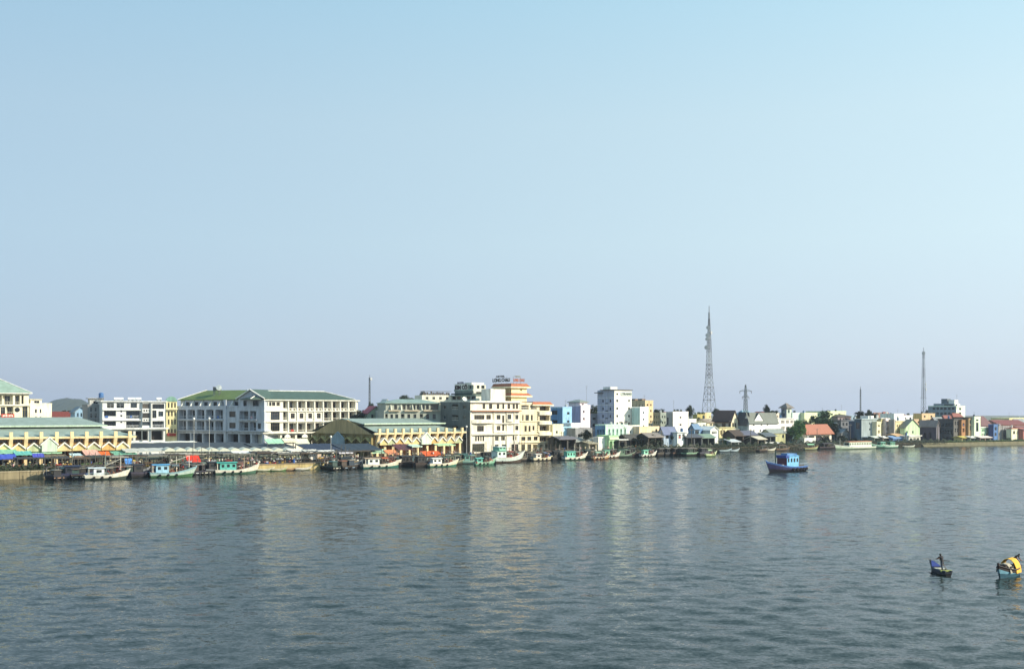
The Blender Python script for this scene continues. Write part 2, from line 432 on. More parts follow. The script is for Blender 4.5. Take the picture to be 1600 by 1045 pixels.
def wavy_water():
    """real wind waves on the reach of the river in view: a height field of many small wave trains, with the tug's wake"""
    g = .5; xs = np.arange(-165, 300, g); ys = np.arange(44, 505, g); nx, ny = len(xs), len(ys)
    X, Y = np.meshgrid(xs, ys); rg = np.random.default_rng(4); X = X + rg.uniform(-.12, .12, X.shape); Y = Y + rg.uniform(-.12, .12, Y.shape)
    Z = np.zeros_like(X)
    gust = .75 + .35 * np.sin(X * .021 + 1.3 * np.sin(Y * .013)) * np.sin(Y * .031 + .8 * np.sin(X * .017 + 2)) + .2 * np.sin(Y * .083 + X * .02)
    for i in range(54):
        lam = 1.45 * (4.6 / 1.45) ** rg.random(); k = 2 * math.pi / lam; an = math.radians(78) + rg.normal(0, .85); ph = rg.uniform(0, 6.28)
        Z += (WSLOPE / k) * math.sqrt(2 / 54) * np.sin(k * (X * math.cos(an) + Y * math.sin(an)) + ph + .5 * np.sin(X * .05 + i) )
    Z *= gust
    c, s_ = math.cos(R(36)), math.sin(R(36)); sx, sy = 77.0, 265.0
    A = (X - sx) * c + (Y - sy) * s_; N = -(X - sx) * s_ + (Y - sy) * c
    Z += np.where(A > 0, .16 * np.exp(-((np.abs(N) - .9 - .16 * A) / .8) ** 2) * np.exp(-A / 45), 0)
    r = X / Y
    shx = np.array([(px - 800) / F for px, _ in SHORE]); shy = np.array([HC * F / (py - HY) for _, py in SHORE])
    inside = (Y < np.interp(r, shx, shy) + 1.2) & (np.abs(X) < Y * .5 + 34)
    ok = inside[:-1, :-1] & inside[1:, :-1] & inside[:-1, 1:] & inside[1:, 1:]
    idx = np.arange(nx * ny).reshape(ny, nx); q = np.stack([idx[:-1, :-1], idx[:-1, 1:], idx[1:, 1:], idx[1:, :-1]], -1)[ok]
    used, inv = np.unique(q, return_inverse=True); co = np.stack([X.ravel(), Y.ravel(), Z.ravel()], -1)[used].astype(np.float32); q = inv.reshape(-1, 4).astype(np.int32)
    me = bpy.data.meshes.new('river_waves'); me.vertices.add(len(co)); me.vertices.foreach_set('co', co.ravel())
    me.loops.add(q.size); me.loops.foreach_set('vertex_index', q.ravel()); me.polygons.add(len(q)); me.polygons.foreach_set('loop_start', np.arange(0, q.size, 4, dtype=np.int32)); me.polygons.foreach_set('use_smooth', np.ones(len(q), dtype=bool))
    me.materials.append(wm); me.update(); me.validate()
    return structure(link('river_waves', me))
WSLOPE = .075
river = wavy_water()
# land behind the shoreline
pts = [(PX(px, YS(px)), YS(px)) for px, _ in SHORE]
out = [(-480, 20), *pts, (1500, 950), (4200, 2000), (4200, 4200), (-4200, 4200), (-4200, -700)]
mb = MB(); mb.quad(*[(x, y, GZ) for x, y in out])
structure(mb.build('ground', mat('6c6e58', .95, 'ground')))
# paved market apron along the quay, coloured dark to stand in for shade
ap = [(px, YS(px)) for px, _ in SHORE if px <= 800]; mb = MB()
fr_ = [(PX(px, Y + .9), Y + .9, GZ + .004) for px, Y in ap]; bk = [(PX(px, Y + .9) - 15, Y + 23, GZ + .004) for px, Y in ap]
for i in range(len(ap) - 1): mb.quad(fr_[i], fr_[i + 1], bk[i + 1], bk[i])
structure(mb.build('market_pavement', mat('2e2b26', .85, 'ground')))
# quay walls: one per stretch, concrete panels with joints and coping stones
def wallrun(name, label, p0, p1, th, z1, m, coping, panel=4.0, batter=.15):
    ks = [p0] + [p for p, _ in SHORE if p0 < p < p1] + [p1]
    w_ = lambda p: Vector((PX(p, YS(p)), YS(p), 0))
    o = w_(p0); root = thing(name, label, 'quay', (o.x, o.y, -.4))
    for k0, k1 in zip(ks, ks[1:]):
        a, b = w_(k0), w_(k1); d = b - a; L = d.length; rz = math.atan2(d.y, d.x); u = d / L
        n = max(1, round(L / panel)); w = L / n
        pm = MB(); pm.prism([(0.03, -batter - .02, 0), (0.03, -.04, z1 + .15), (0.03, th, z1 + .15), (0.03, th, 0)], (w - .06, 0, 0))
        pme = pm.fixed('wall_panel', m)
        cm = MB().box(.02, w - .02, -.16, th, z1 + .16, z1 + .42).mesh('coping_stone', coping)
        for i in range(n):
            q = a + u * (w * i) - o + Vector((-u.y, u.x, 0)) * rnd.uniform(-.03, .03)
            link('wall_panel', pme, root, (q.x, q.y, 0), rz)
            link('coping_stone', cm, root, (q.x, q.y, rnd.uniform(-.02, .02)), rz)
    return root
conc, conc2, stone = mat('8f8468', .9, 'wall'), mat('a59a80', .9, 'wall'), mat('6f6a52', .95, 'wall')
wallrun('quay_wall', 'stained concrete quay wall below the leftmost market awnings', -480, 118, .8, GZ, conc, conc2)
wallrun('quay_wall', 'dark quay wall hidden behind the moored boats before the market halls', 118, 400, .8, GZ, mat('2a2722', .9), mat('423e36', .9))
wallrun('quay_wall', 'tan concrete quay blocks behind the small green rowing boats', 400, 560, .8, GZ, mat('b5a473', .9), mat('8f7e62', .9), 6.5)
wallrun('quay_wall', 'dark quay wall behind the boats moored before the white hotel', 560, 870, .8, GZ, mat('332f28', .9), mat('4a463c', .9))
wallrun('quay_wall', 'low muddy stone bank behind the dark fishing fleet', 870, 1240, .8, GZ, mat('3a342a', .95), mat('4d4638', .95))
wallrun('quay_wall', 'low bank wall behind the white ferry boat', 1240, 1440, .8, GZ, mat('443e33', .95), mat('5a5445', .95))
wallrun('embankment', 'sloping mossy stone embankment at the far right shore', 1440, 2300, 2.6, GZ - .3, stone, mat('9d9878', .95), 5.0, 1.8)
# wooded hill far behind the town
mb = MB(); NX, NY = 60, 24
Yh = 3000.0
def hz(x, y):
    px = 800 + x / Yh * F
    z = 52 * (1 + .1 * math.sin(px * .21) + .05 * math.sin(px * .53 + 1)) * math.exp(-((px - 110) / 27) ** 2) * math.exp(-((y - 200) / 160) ** 2) + 20 * math.exp(-((px - 55) / 40) ** 2) * math.exp(-((y - 200) / 200) ** 2) + 14 * math.exp(-((px - 150) / 26) ** 2) * math.exp(-((y - 200) / 200) ** 2)
    return z
rh = random.Random(5)
grid = {}
for i in range(NX + 1):
    for j in range(NY + 1):
        x = PX(-60 + 300 * i / NX, Yh); y = 400 * j / NY
        z = hz(x, y)
        grid[i, j] = (x, Yh + y - 200, GZ + z + rh.uniform(-.1, .1) * min(z, 8))
for i in range(NX):
    for j in range(NY):
        mb.quad(grid[i, j], grid[i + 1, j], grid[i + 1, j + 1], grid[i, j + 1])
hill = structure(mb.build('hill', mat('27331f', .95, 'leaf')))
# ================================================================ the town, left to centre
def storey(b, x0, x1, y0, y1, z0, z1, wins=(), lwins=(), wall=None, side=None):
    """a set back upper storey or roof block on building b, in its own metres; returns nothing, adds parts to b.root"""
    t = B.__new__(B); t.__dict__.update(b.__dict__)
    t.root = b.root; t.W, t.D, t.H = x1 - x0, y1 - y0, z1 - z0
    t.wall = mat(wall) if wall else b.wall; t.side = mat(side) if side else t.wall
    t.hf = [(a, c, e, g, k, o) for a, c, e, g, k, o in wins]; t.hl = [(a, c, e, g, k, o) for a, c, e, g, k, o in lwins]
    before = set(b.root.children)
    t.done()
    for o in b.root.children:
        if o not in before: o.location = Vector(o.location) + Vector((x0, y0, z0))
    return t
def wz(z0, z1, xs, kind='win', **k): return [(a, c, z0, z1, kind, k) for a, c in xs]
def caps(root, x0, x1, y0, y1, z, h, m, k=None, ov=.5, w=.16, ridge=True):
    x0 -= ov; x1 += ov; y0 -= ov; y1 += ov; k = (y1 - y0) / 2 if k is None else k
    cy = (y0 + y1) / 2; mb = MB(); z += .25
    A, C = (x0 + k, cy, z + h - .15), (x1 - k, cy, z + h - .15)
    for e in ((x0, y0, z), (x0, y1, z)): mb.beam(e, A, w)
    for e in ((x1, y0, z), (x1, y1, z)): mb.beam(e, C, w)
    if ridge: mb.beam(A, C, w)
    mb.build('ridge_cap', m, root)

# --- villa at the left edge
b = B('villa', 'cream villa with pale green hipped roof at the left edge', -62, 45, 318, 614, th=32, D=15, wall='f0ead2', rail='d8d2bc')
b.f([(-50, -38), (-30, -16), (-8, 3)], [(617, 632)], 'log', wf=.4).f([(4, 20)], [(617, 632)], 'log', wf=.4).f([(23.5, 31)], [(617, 632)], 'log', wf=.6).f([(33.5, 37)], [(617, 631)], 'log', rh=0)
b.f([(-50, -38), (-30, -16)], [(637, 652)]).f([(1, 8)], [(636, 648)]).f([(10, 21)], [(635, 648)], 'log', wf=.5).f([(35, 43)], [(635, 652)], fr='9a8a5a')
b.done(); b.hip(4.6, '93aa9c', ov=.9); caps(b.root, 0, b.W, 0, b.D, b.H, 4.6, WHITE, ov=.9)
b.band(634, .35, .5); b.box('eave_board', -.95, b.W + .95, -.98, b.D + .95, b.H - .05, b.H + .2, WHITE)
sg = b.box('sign_board', b.u(2), b.u(22), -.62, -.5, b.zf(652, 12), b.zf(646.5, 12), mat('c8401f', .6, 'paint'))
mb = MB()
for i in range(7): mb.box(b.u(4 + 2.4 * i), b.u(5.6 + 2.4 * i), -.66, -.622, b.zf(650.8 - .5 * (i % 2), 12), b.zf(648.2 - .4 * (i % 3), 12))
mb.build('lettering', WHITE, sg)
mb = MB().lathe([(.02, 0), (.75, 0), (.75, .1), (.02, .1)], 16); o = mb.build('round_window', glass(), b.root, (b.u(27), .02, b.zf(640, 27))); o.rotation_euler = (R(90), 0, 0)

b = B('house', 'plain cream block with small windows beside the green-roofed villa', 46.5, 81, 330, 631.5, th=32, D=12, wall='f1ecda')
b.f([(54.5, 57.5), (62, 64.5)], [(639, 645)]).f([(54.5, 57.5), (62, 64.5)], [(651, 655)]).f([(70, 74)], [(657, 663)]).done(); b.flat(.4)
storey(b, .5, b.u(66.5), 2, 8, b.H, b.H + 1.6, wz(.3, 1.2, [(1.0, 2.6)]) , wall='f1ecda')
b.box('roof_slab', 0.2, b.u(67.5), 1.6, 8.4, b.H + 1.6, b.H + 1.75, 'd9d3c2')

b = B('house', 'low house with dull red tiled roof behind the left market hall', 82, 113, 360, 652, th=32, D=9, wall='d9c9b0'); b.f(cols(84, 112, 4, .4), [(654, 660)]).done(); b.gable(1.9, '7c3a2c', kind='tile')
b = B('house', 'small blue house with white gable left of the cluttered grey block', 117, 136, 345, 643, th=32, D=9, wall='8fb0cc'); b.f(cols(119, 135, 3, .4), [(645, 651)]).done(); b.gable(1.6, '7f8a90', axis='y')
b = B('apartment_house', 'cluttered grey apartment block with blue water tower on its roof', 137, 168, 322, 634, th=30, D=12, wall='8f9092', frame='b9bdc0')
b.f(cols(139, 167, 4, .55), [(636, 643), (646, 653), (656, 663)]).done(); b.flat(.5)
storey(b, 1, 5, 3, 7, b.H, b.H + 2.3, wz(.6, 1.6, [(1, 2.5)]), wall='c9c9c6'); b.box('roof_slab', .4, 5.4, 2.4, 7.5, b.H + 2.3, b.H + 2.5, 'a8a49a')
def tank(px, py, Y, r, h, c, label, stand=.8, name='water_tank'):
    t = thing(name, label, 'water tank', (PX(px, Y), Y, PZ(py, Y)))
    MB().lathe([(r * .9, stand), (r, stand + .15), (r, stand + h - .2), (r * .8, stand + h), (.15, stand + h + .12)], 12).build('tank', mat(c, .35, 'paint'), t)
    for sx in (-1, 1):
        for sy in (-1, 1): MB().box(sx * r * .7 - .06, sx * r * .7 + .06, sy * r * .7 - .06, sy * r * .7 + .06, -.3, stand + .05).build('leg', mat('6d7276', .6), t)
    return t
tank(158, 629, 326, .75, 1.5, '3f6aa0', 'blue water tank raised above the cluttered grey block', 1.6)

# --- white modern apartment house
b = B('apartment_house', 'white modern apartment house with glazed stair bay and balconies', 160, 258, 318, 627.5, th=30, D=13, wall='e0e2e2', rail='d4d8dc', frame='4a5560')
b.f([(162.5, 181.5)], [(641, 654), (657.5, 669)], 'log', wf=.75, solid=True, rh=.8)
b.f([(167, 178), (182, 194)], [(629.5, 637.5)], fr='9aa2a8').f([(204, 214)], [(629.5, 637)])
b.f([(188, 191)], [(641, 644), (648, 651), (658, 660.5)]).f([(197, 220)], [(641, 654), (657.5, 669)], 'log', wf=.7)
b.f([(222.5, 234.5)], [(630.5, 638), (645, 653), (658.5, 664.5)], fr='2c3338').f([(224, 226.5), (228, 230.5), (232, 234)], [(640, 643), (655, 657.3)])
b.f([(238, 256.5)], [(631, 638.5)], fr='2c3338').f([(238, 244.5)], [(641, 653)]).f([(247.5, 255)], [(642.5, 650.5)]).f([(238, 256.5)], [(657.5, 668)], 'log', wf=.8)
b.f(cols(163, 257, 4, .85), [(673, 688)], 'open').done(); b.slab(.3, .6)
b.band(641, .25, .5, px=209, x0=160, x1=221); b.band(657, .25, .5, px=209, x0=160, x1=221); b.band(670.5, .5, .9, px=209)
MB().prism([(b.u(221), -.02, 0), (b.u(221.8), -.9, 0), (b.u(222.6), -.02, 0)], (0, 0, b.H)).build('fin', b.wall, b.root)
MB().prism([(b.u(235), -.02, 0), (b.u(235.8), -.7, 0), (b.u(236.6), -.02, 0)], (0, 0, b.H)).build('fin', b.wall, b.root)
for i, (px, dd) in enumerate(((177, 5), (184, 6), (199, 5), (206, 7), (212, 5), (244, 6))):
    t = thing('water_tank', ['leftmost', 'second', 'third', 'fourth', 'fifth', 'rightmost'][i] + ' pale tank lying on the white modern roof', 'water tank', (PX(px, 323 + dd), 323 + dd + 2.5, b.base + b.H + .3), R(30))
    MB().beam((-.8, 0, .75), (.8, 0, .75), .5, 10).build('tank', mat('d5dade', .35, 'paint'), t)
    for sx in (-.5, .5): MB().box(sx - .08, sx + .08, -.4, .4, 0, .4).build('cradle', mat('555a5e', .6), t)
b = B('shophouse', 'narrow cream shophouse with arched teal crown beside the white block', 259.5, 276.5, 345, 627, th=20, D=12, wall='e9dfae', frame='7a6a48')
b.f(cols(261, 276, 3, .5), [(629, 637), (642, 650), (655, 663), (670, 676)]).done()
arc = [(b.W / 2 + b.W * .52 * math.cos(R(a)), 0, b.H + 1.7 * math.sin(R(a))) for a in range(0, 181, 15)]
MB().prism(arc, (0, 6, 0)).build('arched_crown', mat('7fa99a'), b.root, (0, -.2, 0)); b.box('balcony', -.2, b.W + .2, -1, 0, b.zf(640, 268), b.zf(637.5, 268), 'efe6c0')
b.box('sign_board', .3, b.W - .3, -.5, -.05, b.zf(681, 268), b.zf(676.5, 268), mat('a8382c', .6))

# --- long block with lime roof, in its own shade, and the white wing
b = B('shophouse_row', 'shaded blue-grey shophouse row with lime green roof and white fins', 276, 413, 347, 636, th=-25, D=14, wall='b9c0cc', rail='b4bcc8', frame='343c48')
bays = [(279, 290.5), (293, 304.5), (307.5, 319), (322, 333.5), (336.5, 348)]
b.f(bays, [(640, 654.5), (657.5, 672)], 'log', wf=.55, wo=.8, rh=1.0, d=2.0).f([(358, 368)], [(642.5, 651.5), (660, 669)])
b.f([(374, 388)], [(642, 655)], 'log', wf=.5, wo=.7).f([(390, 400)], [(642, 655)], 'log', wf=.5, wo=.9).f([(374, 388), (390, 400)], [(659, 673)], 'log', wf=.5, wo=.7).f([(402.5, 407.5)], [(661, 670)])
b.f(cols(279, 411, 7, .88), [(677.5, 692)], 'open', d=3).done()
zt = b.H; xg = b.u(372.5)
wins = [(b.u(a + 5), b.u(a + 11), .25, 1.75, 'win', {}) for a in (279, 293, 307.5, 322, 336.5)] + [(b.u(360), b.u(367.5), .35, 1.75, 'win', {})]
storey(b, 0, xg - .02, 1.9, b.D, zt, zt + 2.35, wins)
gz0, gz1 = b.zf(636, 393), b.zf(622, 393)
storey(b, xg, b.W, 0, b.D, zt, zt + 2.9, [(b.u(380) - xg, b.u(385.5) - xg, .3, 2.1, 'win', {}), (b.u(395) - xg, b.u(404) - xg, .3, 2.1, 'win', {})])
for px in (282, 296.5, 311, 325.5, 340, 359):
    x = b.u(px); MB().prism([(x, -.25, zt + .05), (x, 1.85, zt + .05), (x, 1.85, zt + 2.6)], (.18, 0, 0)).build('fin', WHITE, b.root)
b.box('parapet', 0, xg - .05, -.12, .1, zt - .02, zt + .45, b.wall)
b.box('pilaster', b.u(350.5), b.u(354), -.35, 0, 0, zt + 2.4, b.wall)
hip_roof(b.root, -.6, xg + 4, 1.2, b.D + .6, zt + 2.35, 3.4, mat('66783f', .6, 'roof'))
caps(b.root, 0, xg + 3.4, 1.8, b.D, zt + 2.35, 3.4, WHITE, ov=.6, ridge=False)
gable_roof(b.root, xg, b.W, 0, b.D, zt + 2.9, 2.7, mat('4a5f55', .6, 'roof'), .5, 'y', b.wall)
mb = MB(); c = (xg + b.W) / 2; k = 2.7 / ((b.W - xg) / 2)
for s_ in (-1, 1): mb.beam((c, -.6, zt + 5.7), (c + s_ * ((b.W - xg) / 2 + .6), -.6, zt + 2.9 - .6 * k + .1), .22)
mb.build('barge_board', WHITE, b.root)
b.band(656.3, .3, .55, px=344, x0=277, x1=350); b.band(673.5, .35, .7, px=344); b.band(656.3, .3, .6, px=387, x0=373, x1=402)
Yb = b.C[1]
t = thing('water_tank', 'steel water tank on a frame above the lime green roof', 'water tank', (PX(339, 345), 345, PZ(613, 345)))
o = MB().lathe([(.1, -.05), (.95, 0), (.95, 1.7), (.1, 1.8)], 14).build('tank', mat('d9d9d4', .25, 'paint', .6), t, (.55, 0, 1.15)); o.rotation_euler = (R(75), 0, R(20))
MB().box(-1.2, -.5, -.5, .5, .5, 1.9).build('pump_box', mat('6b7075'), t)
for sx in (-.9, .9):
    for sy in (-.7, .7): MB().box(sx - .08, sx + .08, sy - .08, sy + .08, -1.0, .55).build('leg', mat('6d7276'), t)

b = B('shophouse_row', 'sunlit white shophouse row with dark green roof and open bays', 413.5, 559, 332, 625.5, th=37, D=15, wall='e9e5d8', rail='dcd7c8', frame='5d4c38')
bl = [450, 464, 477.5, 491, 504.5, 518, 531, 544, 555.5]
cc = [(a + 1.8, c - 1.2) for a, c in zip(bl, bl[1:])]
b.f(cc, [(627, 637.5)], 'log', wf=.5, wo=.3, rh=.0, d=1.8).f([(425, 430), (432, 437)], [(628, 634)]).f([(415, 419), (420.5, 424)], [(628, 634)]).f([(442.5, 448.5)], [(627, 637.5)], 'log', rh=0)
b.f([(a + .3, a + 3.8) for a, c in cc] + [(c - 4.6, c - 1) for a, c in cc], [(638.6, 641)], 'win', gl='23241f', fr='cfc9b8', d=.5)
b.f([(423, 437)], [(643, 656), (660.5, 673.5)], fr='5d4c38').f([(442.5, 448.5)], [(643, 656), (660.5, 673.5)], 'log', rh=.8)
b.f([(a + 2.4, c - 2.2) for a, c in cc[:4]], [(645.5, 653.5)]).f(cc[4:], [(643.5, 657)], 'log', wf=.55, wo=.3).f(cc, [(660.5, 674.5)], 'log', wf=.55, wo=.3, rh=.8)
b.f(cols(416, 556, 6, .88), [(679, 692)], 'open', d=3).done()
b.band(642.6, .28, .45, px=485); b.band(659, .28, .45, px=485); b.band(676.5, .4, .9, px=485)
for x in bl: b.box('pilaster', b.u(x) - .13, b.u(x) + .23, -.28, -.01, b.zf(676, 485), b.H, b.wall)
b.box('eave', -.5, b.W + .5, -.7, b.D + .5, b.H, b.H + .3, b.wall)
hip_roof(b.root, -5, b.W - 1.2, -.4, b.D + .3, b.H + .3, 2.9, mat('4a5f55', .6, 'roof'))
caps(b.root, -4.5, b.W - 1.7, .1, b.D - .2, b.H + .3, 2.9, WHITE, ov=.5)
for i, px in enumerate((447, 474)):
    x = b.u(px); MB().prism([(x - 1, -1.2, b.zf(683.5, 460)), (x + 1, -1.2, b.zf(683.5, 460)), (x + 1, -1.2, b.zf(680.5, 460)), (x + .5, -1.2, b.zf(678.6, 460)), (x, -1.2, b.zf(677.6, 460)), (x - .5, -1.2, b.zf(678.6, 460)), (x - 1, -1.2, b.zf(680.5, 460))], (0, .3, 0)).build('crest', WHITE, b.root)

# --- hazy green background house between the blocks
b = B('house', 'house with faded red roof beside trees behind the second market hall', 575, 599, 345, 645, th=40, pxL=566, wall='a9b8a4'); b.f(cols(577, 598, 2, .4), [(647, 653)]).done(); b.gable(2.2, 'a8525a', kind='tile', axis='y')
b = B('house', 'small white gable house right of the faded red roof', 597, 612, 350, 636, th=40, pxL=594, wall='e6e6de'); b.f(cols(599, 611, 2, .4), [(639, 645)]).done(); b.gable(2.6, 'c8ccc4', axis='y')

# --- teal-roofed grey row behind the second hall
b = B('shophouse_row', 'grey three-storey row with teal roof behind the second market hall', 600, 688.5, 335, 641, th=22, D=12, wall='a7aba0', rail='8d918a', frame='2c332f')
b.f([(610, 614), (617.5, 622), (636.5, 641), (646, 650.5), (666, 670.5), (676, 681)], [(647, 654.5)]).f([(602, 606), (626.5, 632), (656, 661)], [(646.5, 656)], 'log', wf=.6)
b.f(cols(602, 687, 6, .5), [(662, 670)]).done()
z = b.H
storey(b, b.u(604), b.W, 1.0, b.D, z, z + 2.3, [(b.u(x) - b.u(604), b.u(x + 4.5) - b.u(604), .3, 1.9, 'win', {}) for x in (617, 630.5, 637, 646, 652.5, 660.5, 667)] + [(b.u(674) - b.u(604), b.u(686) - b.u(604), .25, 2, 'win', {})])
for px in (611, 627, 645, 659): MB().prism([(b.u(px), -.1, z), (b.u(px), .98, z), (b.u(px), .98, z + 2.2)], (.3, 0, 0)).build('fin', mat('cfd2c4'), b.root)
for a, c in ((606, 625), (631, 654.5), (661, 686)): b.box('canopy', b.u(a), b.u(c), -.9, .0, b.zf(642.5, 640), b.zf(640.5, 640), 'b9a890')
hip_roof(b.root, b.u(604) - .4, b.W + .3, .2, b.D, z + 2.3, 1.5, mat('8aa098', .6, 'roof'))
b = B('house', 'cream rooftop block with cluttered terrace behind the teal roof', 659.5, 706, 352, 617, th=20, D=10, wall='efe9d4'); b.f(cols(662, 704, 4, .4), [(620, 624)]).done()
mb = MB()
for i in range(14): mb.box(.5 + i * .7, .9 + i * .7, .5, 1.2, b.H, b.H + rnd.uniform(.5, 1.2))
mb.build('terrace_clutter', mat('5a5248'), b.root); b.box('terrace_canopy', .3, b.W, .2, 4, b.H + 1.25, b.H + 1.35, '6b655c')

# --- HOTEL KIM CO and white corner hotel
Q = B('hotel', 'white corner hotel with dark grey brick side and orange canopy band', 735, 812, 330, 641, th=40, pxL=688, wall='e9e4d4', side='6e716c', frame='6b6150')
Q.f([(741, 757), (760, 767)], [(648, 655.5)], gl='2a2a24').f([(776, 782), (805, 810)], [(648, 655)]).f([(784.5, 788)], [(649, 673)]).f([(793, 799)], [(647.5, 658)])
Q.f([(745.5, 756)], [(665, 674)]).f([(776, 782), (805, 810)], [(665, 672)]).f([(742.5, 745), (746.5, 749), (750.5, 752.5), (754, 756.5)], [(681, 689)]).f([(772, 779), (783, 789), (801, 807)], [(681, 688)], fr='b5a98a')
Q.f([(738, 757)], [(693, 706)], 'door', gl='2c332a').f([(772, 779), (799, 810)], [(694, 706)], 'door').f([(784, 792)], [(694, 706)], 'door')
for ys in ((649, 655), (666, 672), (682, 687)): Q.l([(692, 697), (723, 728)], [ys], fr='a8aba4')
for ys in ((648, 656.5), (665, 673.5)): Q.l([(706, 716)], [ys], 'log', wf=.6, fr='8a7a52')
Q.done()
z = Q.H; h2 = Q.zf(627.5, 736) - z
ws = [(754, 758), (764, 769), (776, 780), (785, 788), (793, 797), (801, 804.5), (806, 809.5)]
storey(Q, 0, Q.W, 0.0, Q.D, z, z + h2, [(Q.u(a), Q.u(c), .5, 2.1, 'win', {}) for a, c in ws], [(Q.v(697), Q.v(692), .5, 1.7, 'win', {'fr': 'a8aba4'}), (Q.v(728.5), Q.v(723), .5, 1.7, 'win', {'fr': 'a8aba4'}), (Q.v(716), Q.v(706), .3, 2, 'log', {'fr': '8a7a52'})], wall='e9e4d4', side='6e716c')
Q.box('parapet', -.1, Q.W + .1, -.12, Q.D + .1, z + h2, z + h2 + .3, 'e9e4d4')
Q.box('canopy', -.2, Q.W, -1.1, -.02, z - .3, z - .02, mat('b57a58', .7, 'tile'))
def bow(b, pa, pb, py, h, out, m, name='balcony'):
    a, c = b.u(pa), b.u(pb); z0 = b.zf(py, (pa + pb) / 2)
    pr = [(a, -.02, z0)] + [(a + (c - a) * t / 8, -.25 - out * math.sin(math.pi * (.1 + .8 * t / 8)), z0) for t in range(9)] + [(c, -.02, z0)]
    return MB().prism(pr, (0, 0, h)).build(name, m, b.root)
bow(Q, 736, 770, 661, 1.05, 1.0, Q.wall); bow(Q, 736, 811, 679, .45, .9, Q.wall); bow(Q, 772, 811, 662, .3, .5, Q.wall); bow(Q, 791, 801, 659, .95, .7, Q.wall); bow(Q, 739, 769, 657.5, .5, .5, Q.wall); bow(Q, 771, 790, 676, .5, .45, Q.wall)
for pa in (771, 790.8, 803): Q.box('pilaster', Q.u(pa), Q.u(pa) + .35, -.3, -.01, 0, z, Q.wall)
Q.box('roof_eave', -.6, Q.W + .2, -.8, .2, z + h2 - .25, z + h2 - .02, Q.wall)
Q.box('pilaster', -.25, .25, -.35, -.01, 0, z, Q.wall)
Q.box('downpipe', Q.u(770), Q.u(770.9), -.2, -.02, 0, z, mat('d8d2c2'))
storey(Q, Q.u(769), Q.u(792), .8, 5.8, z + h2, Q.zf(607.5, 780), [], [], wall='e6e2d6')
# roof terrace of the neighbour with its sign
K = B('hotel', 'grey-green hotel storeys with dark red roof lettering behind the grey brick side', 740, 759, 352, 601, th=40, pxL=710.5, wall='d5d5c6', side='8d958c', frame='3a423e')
K.f([(745, 749), (752, 757)], [(602, 607)]).f([(744, 757)], [(612, 618)]).l([(734, 736.5)], [(602, 607)]).l(cols(713, 739, 5, .8), [(619, 624)]).done()
K.box('terrace_roof', -1.2, K.W, -.8, K.D + .5, K.zl(616.5, 725), K.zl(614.5, 725), mat('33463f', .6))
K.box('wall_band', -.35, -.02, 0, K.D, K.zl(611, 725), K.zl(608, 725), mat('9aa79c', .6))
red = mat('3a1712', .5, 'paint'); navy = mat('1d2b4d', .5, 'paint'); black = mat('17140f', .5, 'paint')
def sign_left(b, s, p0, p1, y0, y1, m, board=None):
    v0, v1 = b.v(p0), b.v(p1); z0 = b.zl(y1, (p0 + p1) / 2); h = b.zl(y0, (p0 + p1) / 2) - z0
    text(s, v0 - v1, h, b.root, (-.5, v0, z0), R(-90), m, 'roof_lettering', .15)
    if board: MB().box(-.4, -.3, v1 - .3, v0 + .3, z0 - .15, z0 + h + .15).build('sign_board', mat(board), b.root)
sign_left(K, 'KIM CÔ', 712.5, 732, 600.4, 608.4, red, 'f0ebe0'); sign_left(K, 'HOTEL', 716.5, 727, 596.6, 599.8, navy)
K.box('roof_block', 0, K.W, 1, 5, K.H, K.H + .8, 'efece0')
b = B('hotel_wing', 'flat terrace wing with dark ribbon windows above the grey brick side', 744, 758, 345, 618, th=40, pxL=690, wall='dcdccb', side='a3aaa2', frame='3a423e')
b.l(cols(691, 743, 7, .8), [(619, 624)]).done(); b.box('roof', -.5, b.W, -.4, b.D + .3, b.H, b.H + .2, mat('8fa69a', .6))
t = thing('satellite_dish', 'white dish on the roof edge above the grey brick hotel side', 'dish', (PX(726, 334), 334.5, PZ(628, 334)))
o = MB().lathe([(.05, -.25), (.5, -.12), (.8, .1), (.84, .1), (.5, -.16), (.05, -.3)], 12).build('dish', mat('f0f0ea', .4), t, (0, 0, 1.0)); o.rotation_euler = (R(55), 0, R(30))
MB().box(-.05, .05, -.05, .05, -.2, .9).build('post', mat('70706c'), t)
L = B('hotel', 'tan hotel tower with orange tiled skirt roofs and roof lettering', 799, 823, 352, 601, th=40, pxL=771, wall='f1e2b4', side='9b8b68', frame='7a6a52')  # tan side is the cream wall's shaded tone put into colour
L.f([(813, 815.5)], [(608, 610.5)]).done()
def skirt(b, x0, x1, y0, y1, z, h, out, m):
    mb = MB()
    mb.quad((x0 - out, y0 - out, z), (x1 + out, y0 - out, z), (x1, y0, z + h), (x0, y0, z + h)); mb.quad((x1 + out, y0 - out, z), (x1 + out, y1, z), (x1, y1, z + h), (x1, y0, z + h))
    mb.quad((x0 - out, y0 - out, z), (x0, y0, z + h), (x0, y1, z + h), (x0 - out, y1, z)); mb.quad((x0 - out, y0 - out, z - .01), (x0 - out, y1, z - .01), (x1 + out, y1, z - .01), (x1 + out, y0 - out, z - .01))
    mb.build('skirt_roof', m, b.root)
    MB().box(x0 - out - .1, x1 + out + .1, y0 - out - .1, y1, z - .45, z - .02).build('fascia', mat('f4e9c4'), b.root)
tile = mat('b06a48', .8, 'tile')
skirt(L, 0.02, L.W, 0, L.D, L.H - .6, 1.1, .9, tile); skirt(L, .02, L.W + .6, 0, 6, L.zf(618, 812), .9, 1.0, tile)
L.box('roof_slab', 0, L.W, 0.02, L.D, L.H, L.H + .4, 'a8906c')
sign_left(L, 'LONG CHAU', 771.5, 798.5, 590.8, 596.8, black); sign_left(L, 'HOTEL', 777.5, 790.5, 586.6, 589.8, black)
brick = mat('a5552f', .6, 'paint')
